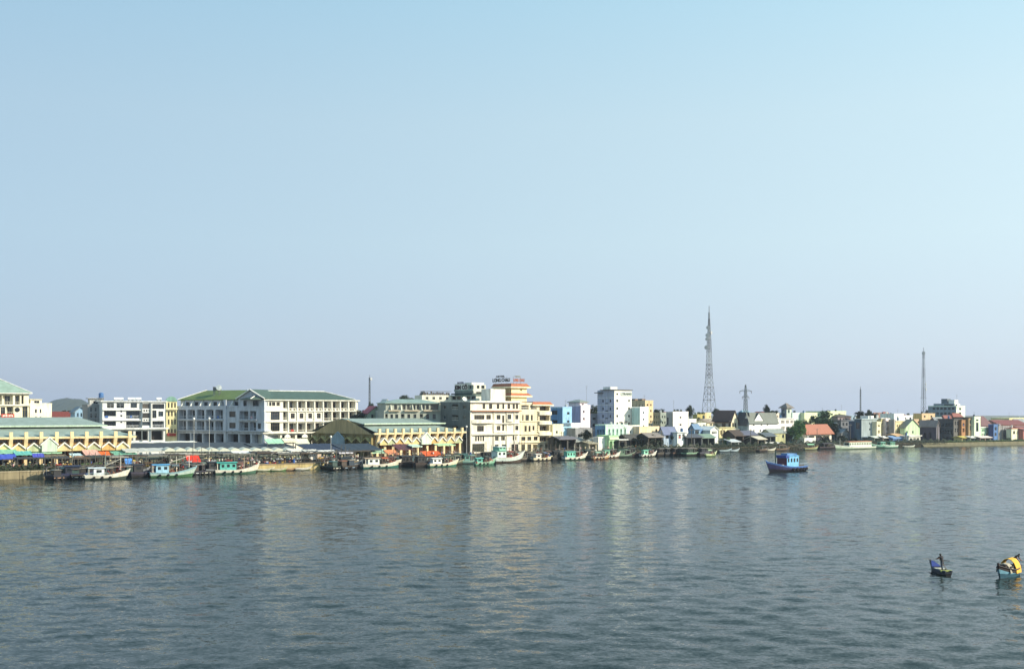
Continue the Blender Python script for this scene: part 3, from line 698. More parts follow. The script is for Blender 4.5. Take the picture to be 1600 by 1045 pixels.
def sign_front(b, s, p0, p1, y0, y1, m, out=.5):
    x0, x1 = b.u(p0), b.u(p1); z0 = b.zf(y1, (p0 + p1) / 2); text(s, x1 - x0, b.zf(y0, (p0 + p1) / 2) - z0, b.root, (x0, -out, z0), 0, m, 'roof_lettering', .15)
sign_front(L, 'LONG CHAU', 800.5, 818, 591.4, 596.4, brick); sign_front(L, 'HOTEL', 803, 812, 587, 589.6, mat('8a8a80'))
mb = MB()
for x in (.6, 2.2, 3.8): mb.beam((x, -.35, L.H - .5), (x, -.35, L.zf(588, 812)), .05)
for v in (2, 5, 8): mb.beam((-.35, v, L.H - .5), (-.35, v, L.zl(588, 785)), .05)
mb.build('sign_frame', mat('5e5e5a'), L.root)
# cream hotel with balconies on the same line
Yq = Q.C[1] + Q.u(812.4) * Q.s
b = B('hotel', 'cream hotel with stacked white balconies and orange eave', 812.4, 859.5, Yq, 631.5, th=40, D=14, wall='e5d9ba', rail='f7f3e4', frame='7a6a52')
b.f([(814.5, 826)], [(633, 640)], 'log', wf=.8).f([(829, 838.5)], [(633, 640)], 'log', wf=.5).f([(816, 818), (821, 826.5), (829.5, 832.5)], [(648, 657)]).f([(819.5, 823), (826, 829)], [(665, 674)]).f([(832, 835)], [(665, 672)])
b.f([(843, 858.5)], [(633, 641.5), (649, 657), (665, 673), (682, 690)], 'log', wf=.7, rh=0, d=1.8).f([(814.5, 821), (824, 830), (834, 840)], [(682, 688)]).f([(814.5, 820.5), (824, 830)], [(694, 707)], 'door', gl='3a4034').f([(833, 839.5), (843, 849), (852, 858)], [(694, 707)], 'open').done()
for py in (648.3, 663, 680): bow(b, 841.5, 860.5, py, 1.15, .8, mat('e8e2d0'))
b.band(679, .3, .35, px=826, x0=812.4, x1=841); b.band(691.5, .35, .5, px=836); b.band(658.5, .25, .3, px=826, x0=812.4, x1=841)
skirt(b, b.u(833), b.W, 0, 6, b.H, .9, .8, tile); b.slab(.12, .1, 'd8ccb0'); b.box('parapet', 0, b.u(832), -.1, .1, b.H + .1, b.H + .6, 'efe6cc')
mb = MB()
for i in range(12): x = b.u(839) ; mb.box(x + .05, x + .55, -.16, -.1, 13 - i * .75, 13.5 - i * .75)
mb.build('vertical_sign', mat('8a8468'), b.root)
# ================================================================ the town, centre
rq = random.Random(8)
def simple(name, label, pxL, pxC, pxR, Y, top, wall, fx=None, fy=None, lx=None, ly=None, roof='flat', rc='9a9a94', side=None, rh=1.8, axis='x', th=40, D=9, kind='roof', par=.45, cat='building', win='win', frame='6b6f70', ov=.45, base=GZ, floors=None, inf=None):
    b = B(name, label, pxC, pxR, Y, top, th=th, pxL=pxL, D=D, wall=wall, side=side, cat=cat, frame=frame, base=base)
    if fx and fy: b.f(fx, fy, win)
    if lx and ly: b.l(lx, ly, win)
    b.done()
    if roof == 'flat': b.flat(par)
    elif roof == 'slab': b.slab(.3, ov, mat(rc))
    elif roof == 'hip': b.hip(rh, rc, ov, kind=kind)
    elif roof == 'gable': b.gable(rh, rc, ov, axis, kind=kind, inf=mat(inf) if inf else None)
    for py in floors or (): b.band(py, .18, .12)
    if roof in ('flat', 'slab') and b.W > 4 and rq.random() < .75:
        x, y, r_ = rq.uniform(1, b.W - 1), rq.uniform(1.5, max(2, b.D - 1.5)), rq.uniform(.4, .6); zt = b.H + (.3 if roof == 'slab' else 0)
        MB().lathe([(r_ * .9, 0), (r_, .1), (r_, 1.1), (r_ * .7, 1.3), (.1, 1.4)], 10).build('water_tank', mat(rq.choice(['b9c0c4', '4a6a94', 'd8d8d2', '3f4a50']), .35, 'paint'), b.root, (x, y, zt))
        if rq.random() < .6:
            mb = MB(); x2 = rq.uniform(.5, b.W - .5); h_ = rq.uniform(2, 4); mb.beam((x2, 2, zt), (x2, 2, zt + h_), .035)
            for q in range(3): mb.beam((x2 - .6, 2, zt + h_ - .2 - .35 * q), (x2 + .6, 2, zt + h_ - .2 - .35 * q), .02)
            mb.build('aerial', mat('77797a', .5), b.root)
    return b
simple('house', 'bright blue house between the cream hotel and the pink one', 861, 879, 893.5, 368, 637.5, '94c0e0', [(886, 890)], [(643.5, 647.5), (656.5, 660)], [(862, 871)], [(641, 647.5), (656, 661)], side='5f8fc4', frame='22303c', floors=())  # deeper blue side paints in the shade of the left face
simple('house', 'small cream box house before the bright blue house', 857, 863.5, 880, 356, 664.5, 'f0eccb', [(868.5, 871.5)], [(673, 677)])
simple('house', 'pale blue low house with three vents below the bright blue one', None, 880, 893, 360, 668, 'a9d3ec', [(882, 884)], [(667, 671)], D=6)
simple('house', 'white low house between the blue and pink houses', None, 892, 907, 364, 662.5, 'e9eef0', [(896, 899)], [(671, 676)], D=7)
b = simple('house', 'tall pale pink house with lilac shaded side and small pavilion roof', 893.5, 907.5, 922, 374, 634.5, 'ecdfe6', [(911, 913.5)], [(641, 645), (652.5, 656), (631, 633)], side='a9a6c0')  # lilac side colour carries the shade of that face
storey(b, .5, b.W - .5, 1, 7, b.H, b.H + 1.4, wz(.3, 1.0, [(1, 2)])); b.hip(1.1, '8d9690', .5, .5, b.W - .5, 1, 7, b.H + 1.4)
simple('house', 'grey rear house between the pink house and the white tower', 918, 924, 934, 384, 648, '9a9da4', [(926, 931)], [(652, 656), (662, 666)], floors=())
simple('shed', 'grey concrete shed before the pink house', None, 899, 925, 356, 670.5, '8d8f92', [(903, 910)], [(678, 688)], D=8, win='open')
# white tower hotel
W = B('tower_block', 'tall white seven-storey hotel tower with dark slit windows', 960, 987, 374, 609.5, th=40, pxL=933.5, wall='f4f3ea', side='aab2c4', frame='20262c', gl='10161c')  # blue-grey side paints shade onto the white wall
for ys in ((614, 617), (624, 628), (636, 640), (648, 651.7), (659.5, 663.5)): W.f([(963, 965.8)], [ys])
for ys in ((624, 628), (636, 640), (648, 651.7), (659.5, 663.5)): W.f([(981.6, 984.2)], [ys]).l([(941, 943.2), (952.6, 954.6)], [(ys[0], ys[1] + .7)])
for ys in ((629.5, 630.8), (641, 642.4), (652.8, 654.2), (664, 665.3)): W.l([(945.8, 950)], [ys], d=.12)
for ys in ((625, 626.2), (637, 638.2), (648.6, 649.8)): W.f([(970, 971.4), (976, 977.2)], [ys], d=.08, fr='c9c9c2', gl='8a8a84')
W.done()
for py in (621.5, 632.5, 644, 655.5): W.band(py, .12, .07, px=973)
W.box('roof_canopy', -.8, W.W + .2, -.5, W.D - 2, W.H + .05, W.H + .3, mat('6d6a66')); W.box('stair_head', 0, 3.6, 2, 6, W.H, W.H + 1.3, 'f2f2ec')
W.box('shoulder_canopy', -1, 3, W.D - 3.2, W.D + .8, W.H - 1.0, W.H - .7, mat('6a6460'))
def sub_text(b, s, p0, p1, y0, y1, m, board, nm='roof_sign'):
    x0, x1, z0, z1 = b.u(p0), b.u(p1), b.zf(y1, (p0 + p1) / 2), b.zf(y0, (p0 + p1) / 2)
    o = b.box(nm, x0, x1, -.3, -.15, z0, z1, mat(board, .6, 'paint')); w, h = x1 - x0, z1 - z0
    return o, x0 + w * .06, z0 + h * .2, w * .88, h * .6, s, m
o, x, z, w, h, s_, m_ = sub_text(W, 'TRANG', 970, 986.6, 612.8, 617.8, mat('33423f', .6), 'c6d0c8')
text(s_, w, h, o, (x, -.36, z), 0, m_)
mb = MB()
for px, py in ((968, 658.5), (970, 659), (975.5, 658.6), (977.5, 658), (976, 662), (978.5, 663)): mb.box(W.u(px), W.u(px + 1.3), -.7, -.02, W.zf(py + 1, 973), W.zf(py, 973))
mb.build('air_conditioner', mat('55524a'), W.root)
simple('house', 'slim white house with pale teal shaded side beside the tower', 987.5, 1000, 1013, 372, 637, 'e9f2f4', [(1004.5, 1007)], [(643, 646), (653.5, 656.5), (664, 667)], side='9cc0c4')  # teal side tone has the face's shade painted in
b = simple('apartment_house', 'sand coloured apartment house behind the slim white one', 983, 1008, 1020.5, 400, 627, 'dcc49c', [(1010.5, 1013), (1016, 1018)], [(631, 634), (640, 643.5), (649, 652.5), (657, 660)], cols(986, 1006, 4, .3), [(632, 635)], frame='7a5a40')
mb = MB()
for v in (2, 6, 10): mb.box(.4, 2.4, v, v + 2.4, b.H, b.H + 1.1)
mb.build('roof_clutter', mat('7d6a58'), b.root)
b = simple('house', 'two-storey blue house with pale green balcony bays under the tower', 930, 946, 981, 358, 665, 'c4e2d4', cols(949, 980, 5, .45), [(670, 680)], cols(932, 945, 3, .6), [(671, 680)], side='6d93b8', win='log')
b.box('ledge', -.8, b.W + .4, -.9, b.D, b.zf(683, 960), b.zf(681.5, 960), mat('8a9a9c'))
simple('house', 'white stucco box with a dark doorway before the two-storey blue house', 930.5, 935, 950.5, 351, 684.5, 'f4f3ee', [(945.5, 948)], [(687, 695)], D=6, win='door')
b = simple('shop', 'small green shopfront with pale sign under the balcony house', None, 951.5, 966, 350, 682, 'a9d0a4', [(953, 957), (959, 964)], [(689, 701)], D=6, win='open')
b.box('sign_board', 0, b.W, -.35, -.1, b.H - 1.1, b.H - .2, mat('cfe6bf'))
simple('shed', 'dark open shed with white canopy right of the green shopfront', None, 967, 979, 350, 687.5, '4a4a48', [(968.5, 977.5)], [(690, 701)], D=5, roof='slab', rc='e4e6e2', win='open', ov=.5)
simple('house', 'white low house beside the pale green balcony house', None, 980.5, 999.5, 366, 666, 'eeeee2', [(992.5, 995), (984, 986)], [(673, 676)], D=8)
simple('house', 'peach coloured low hall before the slim white house', None, 999, 1030, 364, 668, 'f0d9b4', [(1024, 1027)], [(670, 675)], D=9)
simple('house', 'grey-green house with roof garden left of the white cube', 1019, 1032, 1046, 402, 646, '9aa59c', cols(1033, 1045, 3, .4), [(649, 653), (658, 662)], cols(1021, 1031, 3, .4), [(649, 653), (658, 662)])
simple('house', 'low slate-blue roofed house before the grey-green house', 1029, 1037, 1057, 360, 676.5, '9fb0c4', [(1040, 1045)], [(679, 685)], roof='gable', rc='5d6a8c', rh=2.2)
b = simple('house', 'large white cube house with two dark windows and roof plants', 1041, 1051.5, 1075.5, 386, 644.5, 'f6f0e8', [(1062, 1065)], [(650.5, 653.5), (662, 665)], [(1042, 1044.5)], [(652, 664)], side='b9b5ae')  # greyed side colour stands for shade on the white cube
simple('house', 'white annex with one strip window right of the white cube house', None, 1076, 1088, 390, 656, 'f0f0ea', [(1079, 1084)], [(660, 662.5)], D=7)
simple('house', 'yellow-green villa with plants on its terrace under the tall mast', 1088, 1089.5, 1101, 412, 648.5, 'b5ab6a', [(1090, 1092)], [(651.5, 654)], D=8)
simple('house', 'sandy little tower house right of the yellow-green villa', None, 1102, 1111, 415, 646, 'e0cf9f', [(1108, 1110)], [(650, 652)], D=6)
simple('house', 'white porch house on posts among the shacks', None, 1058.5, 1073, 357, 676, 'eef2ee', [(1060, 1064), (1066, 1070)], [(678.5, 685.5)], D=6, win='log', roof='slab', rc='e8efee', base=GZ)
b = simple('house', 'blue cabin with blue awning right of the white porch house', 1080, 1085, 1094, 366, 669, '7f9cb8', [(1086, 1092)], [(671, 678)], roof='gable', rc='6a88a8', rh=1.5, win='door')
simple('house', 'low blue house wall with dark panes beside the blue cabin', None, 1093.5, 1111, 370, 671.5, '5f86b4', cols(1095, 1110, 4, .5), [(673, 677.5)], D=6)
simple('house', 'cream house half hidden behind the low blue house', None, 1090, 1103, 388, 662, 'f0eede', [(1092, 1095)], [(665, 668)], D=7)
simple('house', 'cream cottage with sloping roof left of the brown-roofed house', None, 1105, 1114, 390, 660, 'efe7c6', [(1109, 1113)], [(662, 664.5)], D=7, roof='gable', rc='9a8a78', rh=1.2)
# brown-roofed house with lit gable
b = simple('house', 'two-storey house with dark brown roof and cream gable end', 1113.5, 1142.5, 1153, 388, 657.5, 'f1e6c6', [(1144, 1146.5), (1148, 1150.5)], [(660.5, 667.5), (672.5, 678.5)], [(1127.5, 1134), (1138, 1141)], [(661, 667)], side='b6b6b4', roof='gable', rc='5a4034', rh=4.2, kind='tile', axis='y', frame='4a3a2c')
b.box('lower_eave', -1.4, 0, -.2, b.D, b.H - .3, b.H + .2, mat('3d4048')); b.box('balcony', 0, b.W + .2, -.9, 0, b.zf(671.5, 1148), b.zf(669.8, 1148), 'f4ead0')
b = simple('house', 'yellowish veranda house before the brown-roofed house', 1119, 1124, 1146, 376, 668.5, 'e6dcaa', [(1125.5, 1128), (1130, 1133), (1138, 1141)], [(672, 679)], frame='7a4a38', roof='slab', rc='d8cf9c')
simple('house', 'white hut with little gabled roof left of the veranda house', None, 1110, 1122, 366, 671.5, 'eef0ea', [(1112, 1120)], [(673.5, 678)], D=6, roof='gable', rc='f0f0ea', rh=1.3, axis='y', win='log')
b = simple('house', 'grey-blue house with charcoal roof between the gabled houses', 1153.5, 1167, 1171, 385, 658, '9fb0b8', None, None, [(1154.5, 1157), (1159.5, 1161)], [(660, 664), (670, 675)], roof='gable', rc='3f424a', rh=3.6, axis='y')
b = simple('house', 'wide bright white house with charcoal roof and small front gable', 1168.5, 1170.5, 1215, 384, 658, 'fafaf6', [(1176.5, 1179), (1188.5, 1191), (1198, 1200.5)], [(661.5, 664.5)], [(1177, 1178)], [(671, 674)], roof='gable', rc='5d6660', rh=3.4, frame='23282a')
x0, x1 = b.u(1178), b.u(1193)
gable_roof(b.root, x0, x1, -.02, b.D * .45, b.H, 3.3, mat('4f544f', .6, 'roof'), .12, 'y', mat('fafaf6'))
for px in (1177, 1187, 1192): MB().box(b.u(px), b.u(px + 1.7), -.06, .05, b.zf(674.5, 1190), b.zf(671, 1190)).build('window', b.gl, b.root)
simple('house', 'blue and white roofed house below the steel pylon', 1150, 1160, 1176, 430, 648, 'c9d6da', cols(1162, 1174, 3, .4), [(650, 653)], roof='hip', rc='7c9cac', rh=2.2)
b = simple('house', 'white balcony house with long flat roof right of the white gabled house', 1213.5, 1215, 1241, 400, 654.5, 'f4f0ea', [(1220.5, 1226), (1228, 1233), (1235, 1239.5)], [(656.5, 661.5), (666.5, 671)], [], None, roof='slab', rc='f4f4ee', win='log', D=9)
simple('house', 'cream roof-top house with plants left of the lookout tower', None, 1200, 1219, 418, 646.5, 'f0e6d6', cols(1201, 1217, 4, .5), [(648.5, 652.5)], D=7, win='log')
b = simple('lookout_tower', 'square concrete lookout tower with flared hipped roof', 1220.5, 1229, 1237, 425, 637.5, 'c0cbc2', [(1231, 1234)], [(640, 645)], [(1222, 1226)], [(639.5, 651)], side='7d879c', roof='hip', rc='7c746c', rh=2.3, ov=.9, win='open', kind='tile')
simple('house', 'pale mint wall house right of the lookout tower', None, 1238, 1256, 428, 646, 'cfe2dc', [(1250, 1253.5)], [(648, 652)], D=9)
simple('house', 'pale yellow block left of the big dark tree', 1255.5, 1257, 1277, 432, 646, 'e9edc4', [(1268, 1270)], [(650, 652)], D=9)
simple('house', 'pale lime flat block behind the big dark tree', None, 1293, 1322, 455, 643.5, 'e2eec0', [(1310, 1313)], [(646, 648)], D=12)
b = simple('hall', 'long hall with terracotta tiled roof and white columns by the shore', 1255, 1259, 1299, 400, 679, 'f0ead6', [(1261, 1272.5), (1274.5, 1284), (1287, 1296)], [(680.5, 686)], roof='hip', rc='9c5a40', rh=4.4, kind='tile', win='open', ov=1.0, D=12)
simple('wall_house', 'white walled store before the terracotta hall', None, 1257, 1274.5, 394, 685.8, 'eef0ea', [(1264, 1267)], [(690, 696)], D=5, win='door')
b = simple('house', 'ochre stained house with sloped tin roof below the white gabled house', 1190, 1203, 1227, 378, 676, 'b9ba8c', [(1222, 1225)], [(679, 684)], side='6f7a74', roof='gable', rc='8a928c', rh=1.4)
simple('shed', 'teal tin shed in the shade under the green tree', None, 1238, 1257, 396, 681, '7ba4ac', [(1240, 1245), (1249, 1254)], [(684, 692)], D=6, win='open')
# shacks along the mud bank
SH = [('shed', 'long grey tin roof on posts left of the porch house', 1013, 1035, 352, 682.5, '3f3a34', '8a8078', 1.3),
      ('shed', 'dark green tin roof lean-to under the low blue houses', 1073, 1097, 356, 683, '3d4348', '50545c', 1.0),
      ('shed', 'mossy green roofed shed with glazed front before the hut', 1097, 1117, 358, 683.5, '3c4640', '7c9280', 1.2),
      ('shed', 'thatched brown hut right of the veranda house', 1148, 1162, 366, 680, '43392e', '4a3b2e', 2.0),
      ('shed', 'white fronted stall with pale awning beneath the thatched hut', 1142, 1155, 358, 690, '8f9698', 'c9cfd2', .8),
      ('shed', 'rusty grey shack with purple tarpaulin left of the ochre house', 1161, 1183, 368, 679, '4f4c58', '5e6070', 1.4),
      ('shed', 'little shack with slanting cream tin roof on the bank', 1184, 1196, 362, 686, '5f5a4c', 'd0c8b4', 1.0),
      ('shed', 'slate grey tin shack below the wide white house', 1196, 1212, 372, 681, '4a504e', '5e666c', 1.2),
      ('shed', 'low white boathouse at the water before the ochre house', 1200, 1222, 366, 693.5, 'a8a49a', 'dcd8ce', .5),
      ('shed', 'small dark stilt shack below the terracotta hall', 1276, 1298, 402, 688, '3d3640', '4a4450', 1.0),
      ('shed', 'grey-white tin roof before the cream hotel corner', 874, 900, 345, 686, '4a4844', '6d6a70', .9),
      ('shed', 'broad grey tin roof between hotel and green shop', 888, 932, 350, 690, '3a3c38', 'a0a49e', 1.2),
      ('shed', 'dim brown roofed shed in front of the peach hall', 982, 1013, 354, 686, '3a352c', '4d4a42', 1.6),
      ('shed', 'small cream fronted store left of the white stucco box', 920, 932, 345, 693, 'a89f86', 'a89f86', .6)]
for nm, lb, a, c, Y, top, wl_, rf, rh_ in SH:
    b = B(nm, lb, a, c, Y, top, th=38, D=6, wall=wl_); n = max(1, int(b.W / 3))
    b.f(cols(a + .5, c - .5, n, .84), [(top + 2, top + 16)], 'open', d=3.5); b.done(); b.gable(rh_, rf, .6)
# far right
def cube(*a, **k): return simple('house', *a, **k)
cube('dark shabby house with white roof sign left of the grey-blue block', 1303, 1314, 1332, 440, 657, '6c7078', cols(1315, 1331, 3, .5), [(660, 665), (670, 676)], cols(1304, 1313, 2, .5), [(660, 665)], roof='slab', rc='5d5f66')
cube('brown roofed rear house above the shabby house', None, 1309, 1330, 458, 651, '82777a', cols(1311, 1329, 4, .4), [(653, 656)], roof='hip', rc='4d4440', rh=1.6)
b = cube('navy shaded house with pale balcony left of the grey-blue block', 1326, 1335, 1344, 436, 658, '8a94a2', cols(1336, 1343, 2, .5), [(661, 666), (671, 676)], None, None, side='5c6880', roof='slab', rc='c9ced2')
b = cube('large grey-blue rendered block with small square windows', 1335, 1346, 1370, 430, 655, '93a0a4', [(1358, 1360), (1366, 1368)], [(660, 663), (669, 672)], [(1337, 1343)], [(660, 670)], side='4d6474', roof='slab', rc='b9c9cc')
b.box('awning', b.u(1347), b.u(1372), -2.4, -.02, b.zf(683, 1360), b.zf(682, 1360), mat('7f93a4'))
cube('white roof-top room on the grey-blue block', None, 1357, 1365, 441, 651, 'f2f2ee', [(1359, 1361)], [(652, 654)], D=4)
cube('cream narrow house with balconies right of the grey-blue block', None, 1370, 1376.5, 434, 660, 'e9dfbe', [(1371.5, 1375)], [(663, 667), (672, 677)], D=8, win='log')
cube('olive narrow house with white top balcony', None, 1376.5, 1384, 440, 654, 'b5b084', [(1378, 1382.5)], [(657, 662), (666, 671), (675, 680)], D=8, win='log', roof='slab', rc='eeeae0')
cube('white and pink narrow house with two balconies', None, 1384, 1390.5, 440, 655, 'efe0dc', [(1385, 1389.5)], [(658, 663), (667, 672), (676, 681)], D=8, win='log')
cube('windowless grey side wall house left of the yellow one', 1388.5, 1397, 1398.5, 437, 656.5, 'b0aca6', side='9a9692', roof='flat')
cube('yellow three-storey house with white upper storey', 1397.5, 1399, 1412, 438, 658, 'e2d4a8', [(1401, 1403), (1404.5, 1406), (1408, 1410.5)], [(663.5, 667), (673, 677)], D=9, roof='slab', rc='efe6c4')
cube('white top block behind the yellow three-storey house', None, 1397, 1412, 452, 647.5, 'eef4ea', [(1402, 1404)], [(651, 654)], D=7)
cube('low white flats between the yellow house and the tan block', None, 1412, 1426, 462, 650, 'e6e8ea', [(1414, 1416), (1421, 1424)], [(652, 655), (659, 662)], D=9)
cube('pale green house with broad gable facing the river', 1411, 1414, 1437, 436, 668, 'bcd8ae', [(1416, 1418.5), (1425, 1427.5)], [(673, 677)], roof='gable', rc='6c7268', rh=3.6, axis='y', ov=.4)
b = cube('tan stepped block with four small windows', 1427, 1440.5, 1461, 470, 647, 'd2b892', [(1443.5, 1446), (1454, 1456.5)], [(649, 652), (658, 661)], D=10, side='d8c07c')
cube('lower tan wing with two windows left of the stepped block', None, 1428, 1441, 468, 656, 'ccb092', [(1434, 1436.5)], [(658, 661)], D=8)
cube('dark violet-grey warehouse with sloping roof', 1437, 1463, 1468, 448, 665, '6d6a74', None, None, [(1443, 1447), (1452, 1455)], [(676, 688)], side='4a4658', roof='gable', rc='8a7f7a', rh=2.4, axis='y', win='open')
b = cube('dark grey three-storey shell beside the violet warehouse', 1465, 1490, 1503, 446, 655, '5d5c5a', cols(1491, 1502, 3, .5), [(658, 664), (669, 675), (681, 688)], cols(1467, 1489, 5, .6), [(661, 667), (672, 678), (683, 689)], side='4c4d50', roof='slab', rc='55545a', win='log')
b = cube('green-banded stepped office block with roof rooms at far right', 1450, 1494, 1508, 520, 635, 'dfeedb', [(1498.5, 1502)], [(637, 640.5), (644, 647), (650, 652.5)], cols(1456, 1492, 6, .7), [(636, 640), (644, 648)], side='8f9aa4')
b.box('green_band', -.4, -.02, 1, b.D, b.zl(652, 1475), b.zl(649.5, 1475), mat('3f7a66')); storey(b, 0, 6, .8, b.D * .8, b.H, b.H + 1.6, wz(.4, 1.2, [(1, 3)]), [(1, 6, .4, 1.2, 'win', {})], wall='e6ece8', side='8f9aa4')
b.box('roof_room', .6, 4.5, 1.2, b.D * .28, b.H + 1.6, b.H + 3.6, 'f4f4ee')
b.box('roof_hut', .8, 4.5, b.D * .34, b.D * .55, b.H + 1.6, b.H + 4.2, '69737c')
cube('orange brick narrow house with white balconies', None, 1502.5, 1513.5, 447, 657.5, 'a2764e', [(1504, 1507), (1508.5, 1511.5)], [(661, 666), (669, 675)], D=8, win='log')
cube('brown and cream narrow house right of the orange one', None, 1513.5, 1520.5, 448, 652.5, 'a08a64', [(1515, 1519)], [(656, 662), (665, 672)], D=8, roof='slab', rc='4a4440')
cube('slim pale green house with tall dark stair window', 1519, 1522.5, 1532, 448, 652, 'dcead2', [(1525, 1529)], [(655, 657.5), (660, 674)], D=8, frame='4a5a5c')
b = cube('house with long dark red pitched roof behind the slim green house', None, 1531.5, 1550, 470, 664, 'a08a7c', cols(1533, 1548, 3, .4), [(667, 672)], roof='gable', rc='6f4a48', rh=4.2, kind='tile', D=9)
cube('mint balcony house with white awnings', None, 1531.5, 1547, 452, 668, 'bfe0c2', cols(1533, 1546, 2, .7), [(670, 674), (677, 681)], D=8, roof='slab', rc='f0f0ec', win='log')
cube('cobalt blue narrow house at far right', 1547.5, 1552.5, 1559, 452, 664, '4f74a8', [(1554, 1557)], [(667, 672), (676, 681)], D=8, side='35427a')
cube('wide grey plain house right of the cobalt house', 1558, 1560, 1579, 458, 667, '8f8f90', [(1571, 1576)], [(681, 687)], D=9, win='door')
cube('red tiled long house behind the cream house at the right edge', None, 1561, 1604, 480, 663.5, '9f7a6c', None, None, roof='gable', rc='7a3f38', rh=2.2, kind='tile', D=9)
cube('cream house with red eave at the right edge', 1578.5, 1580.5, 1598, 456, 669.5, 'efecc8', [(1583, 1586), (1591, 1594)], [(673, 678)], roof='slab', rc='c08070', D=9)
cube('reddish house cut by the right edge of the view', None, 1598.5, 1630, 458, 672, 'a0645c', cols(1600, 1626, 3, .4), [(676, 682)], roof='gable', rc='704040', rh=1.8, kind='tile')
cube('yellowish far house above the red tiled long house', None, 1577, 1605, 520, 654, 'dcd8a4', [(1590, 1594)], [(656, 659)], D=10)
cube('low blue tin boat shed by the green boats', None, 1395, 1416, 428, 684.5, '5f86c0', [(1397, 1403)], [(687, 694)], roof='gable', rc='7fa0cc', rh=.8, win='open', D=5)
cube('tan tarpaulin lean-to before the pale green house', None, 1400, 1420, 432, 681, 'b59a78', [(1402, 1418)], [(684, 690)], roof='gable', rc='d0ac84', rh=.9, win='open', D=5)
cube('white awning shop under the pale green house', None, 1420, 1438, 430, 681.5, 'd9d9d0', cols(1421, 1437, 3, .8), [(684, 692)], roof='slab', rc='f2f2ee', win='open', D=4, ov=.6)
for i, (a, c, rf, w_, lb) in enumerate(((1503, 1514, 'd8c86a', 'cbbd84', 'yellow awning shop under the orange brick house'), (1516, 1530, 'e4e4e0', '8fa0a0', 'white awning shop under the slim pale green house'), (1531, 1548, 'e8d8d0', '7a6a60', 'pinkish sloped awning shop under the mint house'), (1366, 1380, 'dfe6dc', '7a8a80', 'pale green sloped awning shop right of the grey-blue block'), (1380, 1396, 'f0eee8', '8a7c70', 'white awning shop under the narrow balcony houses'))):
    b = B('shop', lb, a, c, 440 if i < 3 else 428, 683.5, th=36, D=4, wall=w_); b.f(cols(a + .5, c - .5, 2, .8), [(685, 691)], 'open', d=1.5); b.done(); b.gable(.5, rf, .7)

# tightly packed small rear houses filling the town
fq = random.Random(63)
FILL = [(1016, 1030, 408, 655, 'behind the peach hall'), (1037, 1050, 412, 648, 'behind the white cube house'), (1068, 1082, 398, 660, 'before the white annex'), (1084, 1098, 404, 664, 'left of the cream cottage'), (1098, 1112, 408, 655, 'below the sandy tower house'), (1128, 1142, 440, 646, 'over the brown roof ridge'), (1147, 1158, 402, 664, 'right of the brown-roofed house'), (1160, 1172, 436, 651, 'below the steel pylon'), (1182, 1198, 440, 647, 'behind the charcoal roof'), (1238, 1250, 432, 656, 'above the bright green tree'), (1247, 1262, 425, 661, 'left of the terracotta roof'), (1276, 1292, 470, 648, 'behind the big dark tree'), (1300, 1312, 428, 668, 'right of the terracotta roof'), (1314, 1326, 424, 676, 'before the shabby house'), (1322, 1336, 470, 650, 'left of the palm'), (1344, 1356, 480, 650, 'behind the grey-blue block'), (1368, 1380, 470, 652, 'behind the cream narrow house'), (1380, 1392, 480, 650, 'behind the olive narrow house'), (1404, 1418, 500, 651, 'behind the yellow house'), (1418, 1430, 450, 662, 'behind the pale green gable'), (1460, 1474, 470, 657, 'behind the violet warehouse'), (1474, 1490, 475, 655, 'behind the dark grey shell'), (1488, 1504, 480, 652, 'left of the orange brick house'), (1532, 1546, 500, 660, 'behind the long dark red roof'), (1556, 1570, 500, 661, 'behind the wide grey house'), (1568, 1584, 462, 673, 'beside the right-edge cream house'), (1586, 1602, 500, 660, 'over the red tiled long house')]
for i, (a, c, Y, top, w_) in enumerate(FILL):
    cn, wc = fq.choice([('white', 'e4e4de'), ('cream', 'e2d8b8'), ('grey', '8f9294'), ('pale blue', '9ab4c8'), ('ochre', 'b99c64'), ('pale green', 'b4c8a8'), ('brown', '8a6f5c'), ('pinkish', 'c8aaa4')]); rn, rk_, rc = fq.choice([('flat', 'flat', '9a9a94'), ('rusty tin', 'gable', '7a5444'), ('grey tin', 'gable', '7d8488'), ('red tile', 'hip', '86483a'), ('flat', 'slab', 'b0aca4')])
    m_ = (a + c) / 2
    simple('house', f'small {cn} rear house with {rn} roof {w_}', a - fq.uniform(1, 4), a + 1, c, Y, top, wc, cols(a + 1.5, c - .5, 3, .45), [(top + 2, top + 5.5), (top + 9, top + 13)], roof=rk_, rc=rc, rh=fq.uniform(1.2, 2.2), axis=fq.choice('xy'), kind='tile' if rk_ == 'hip' else 'roof', D=7)
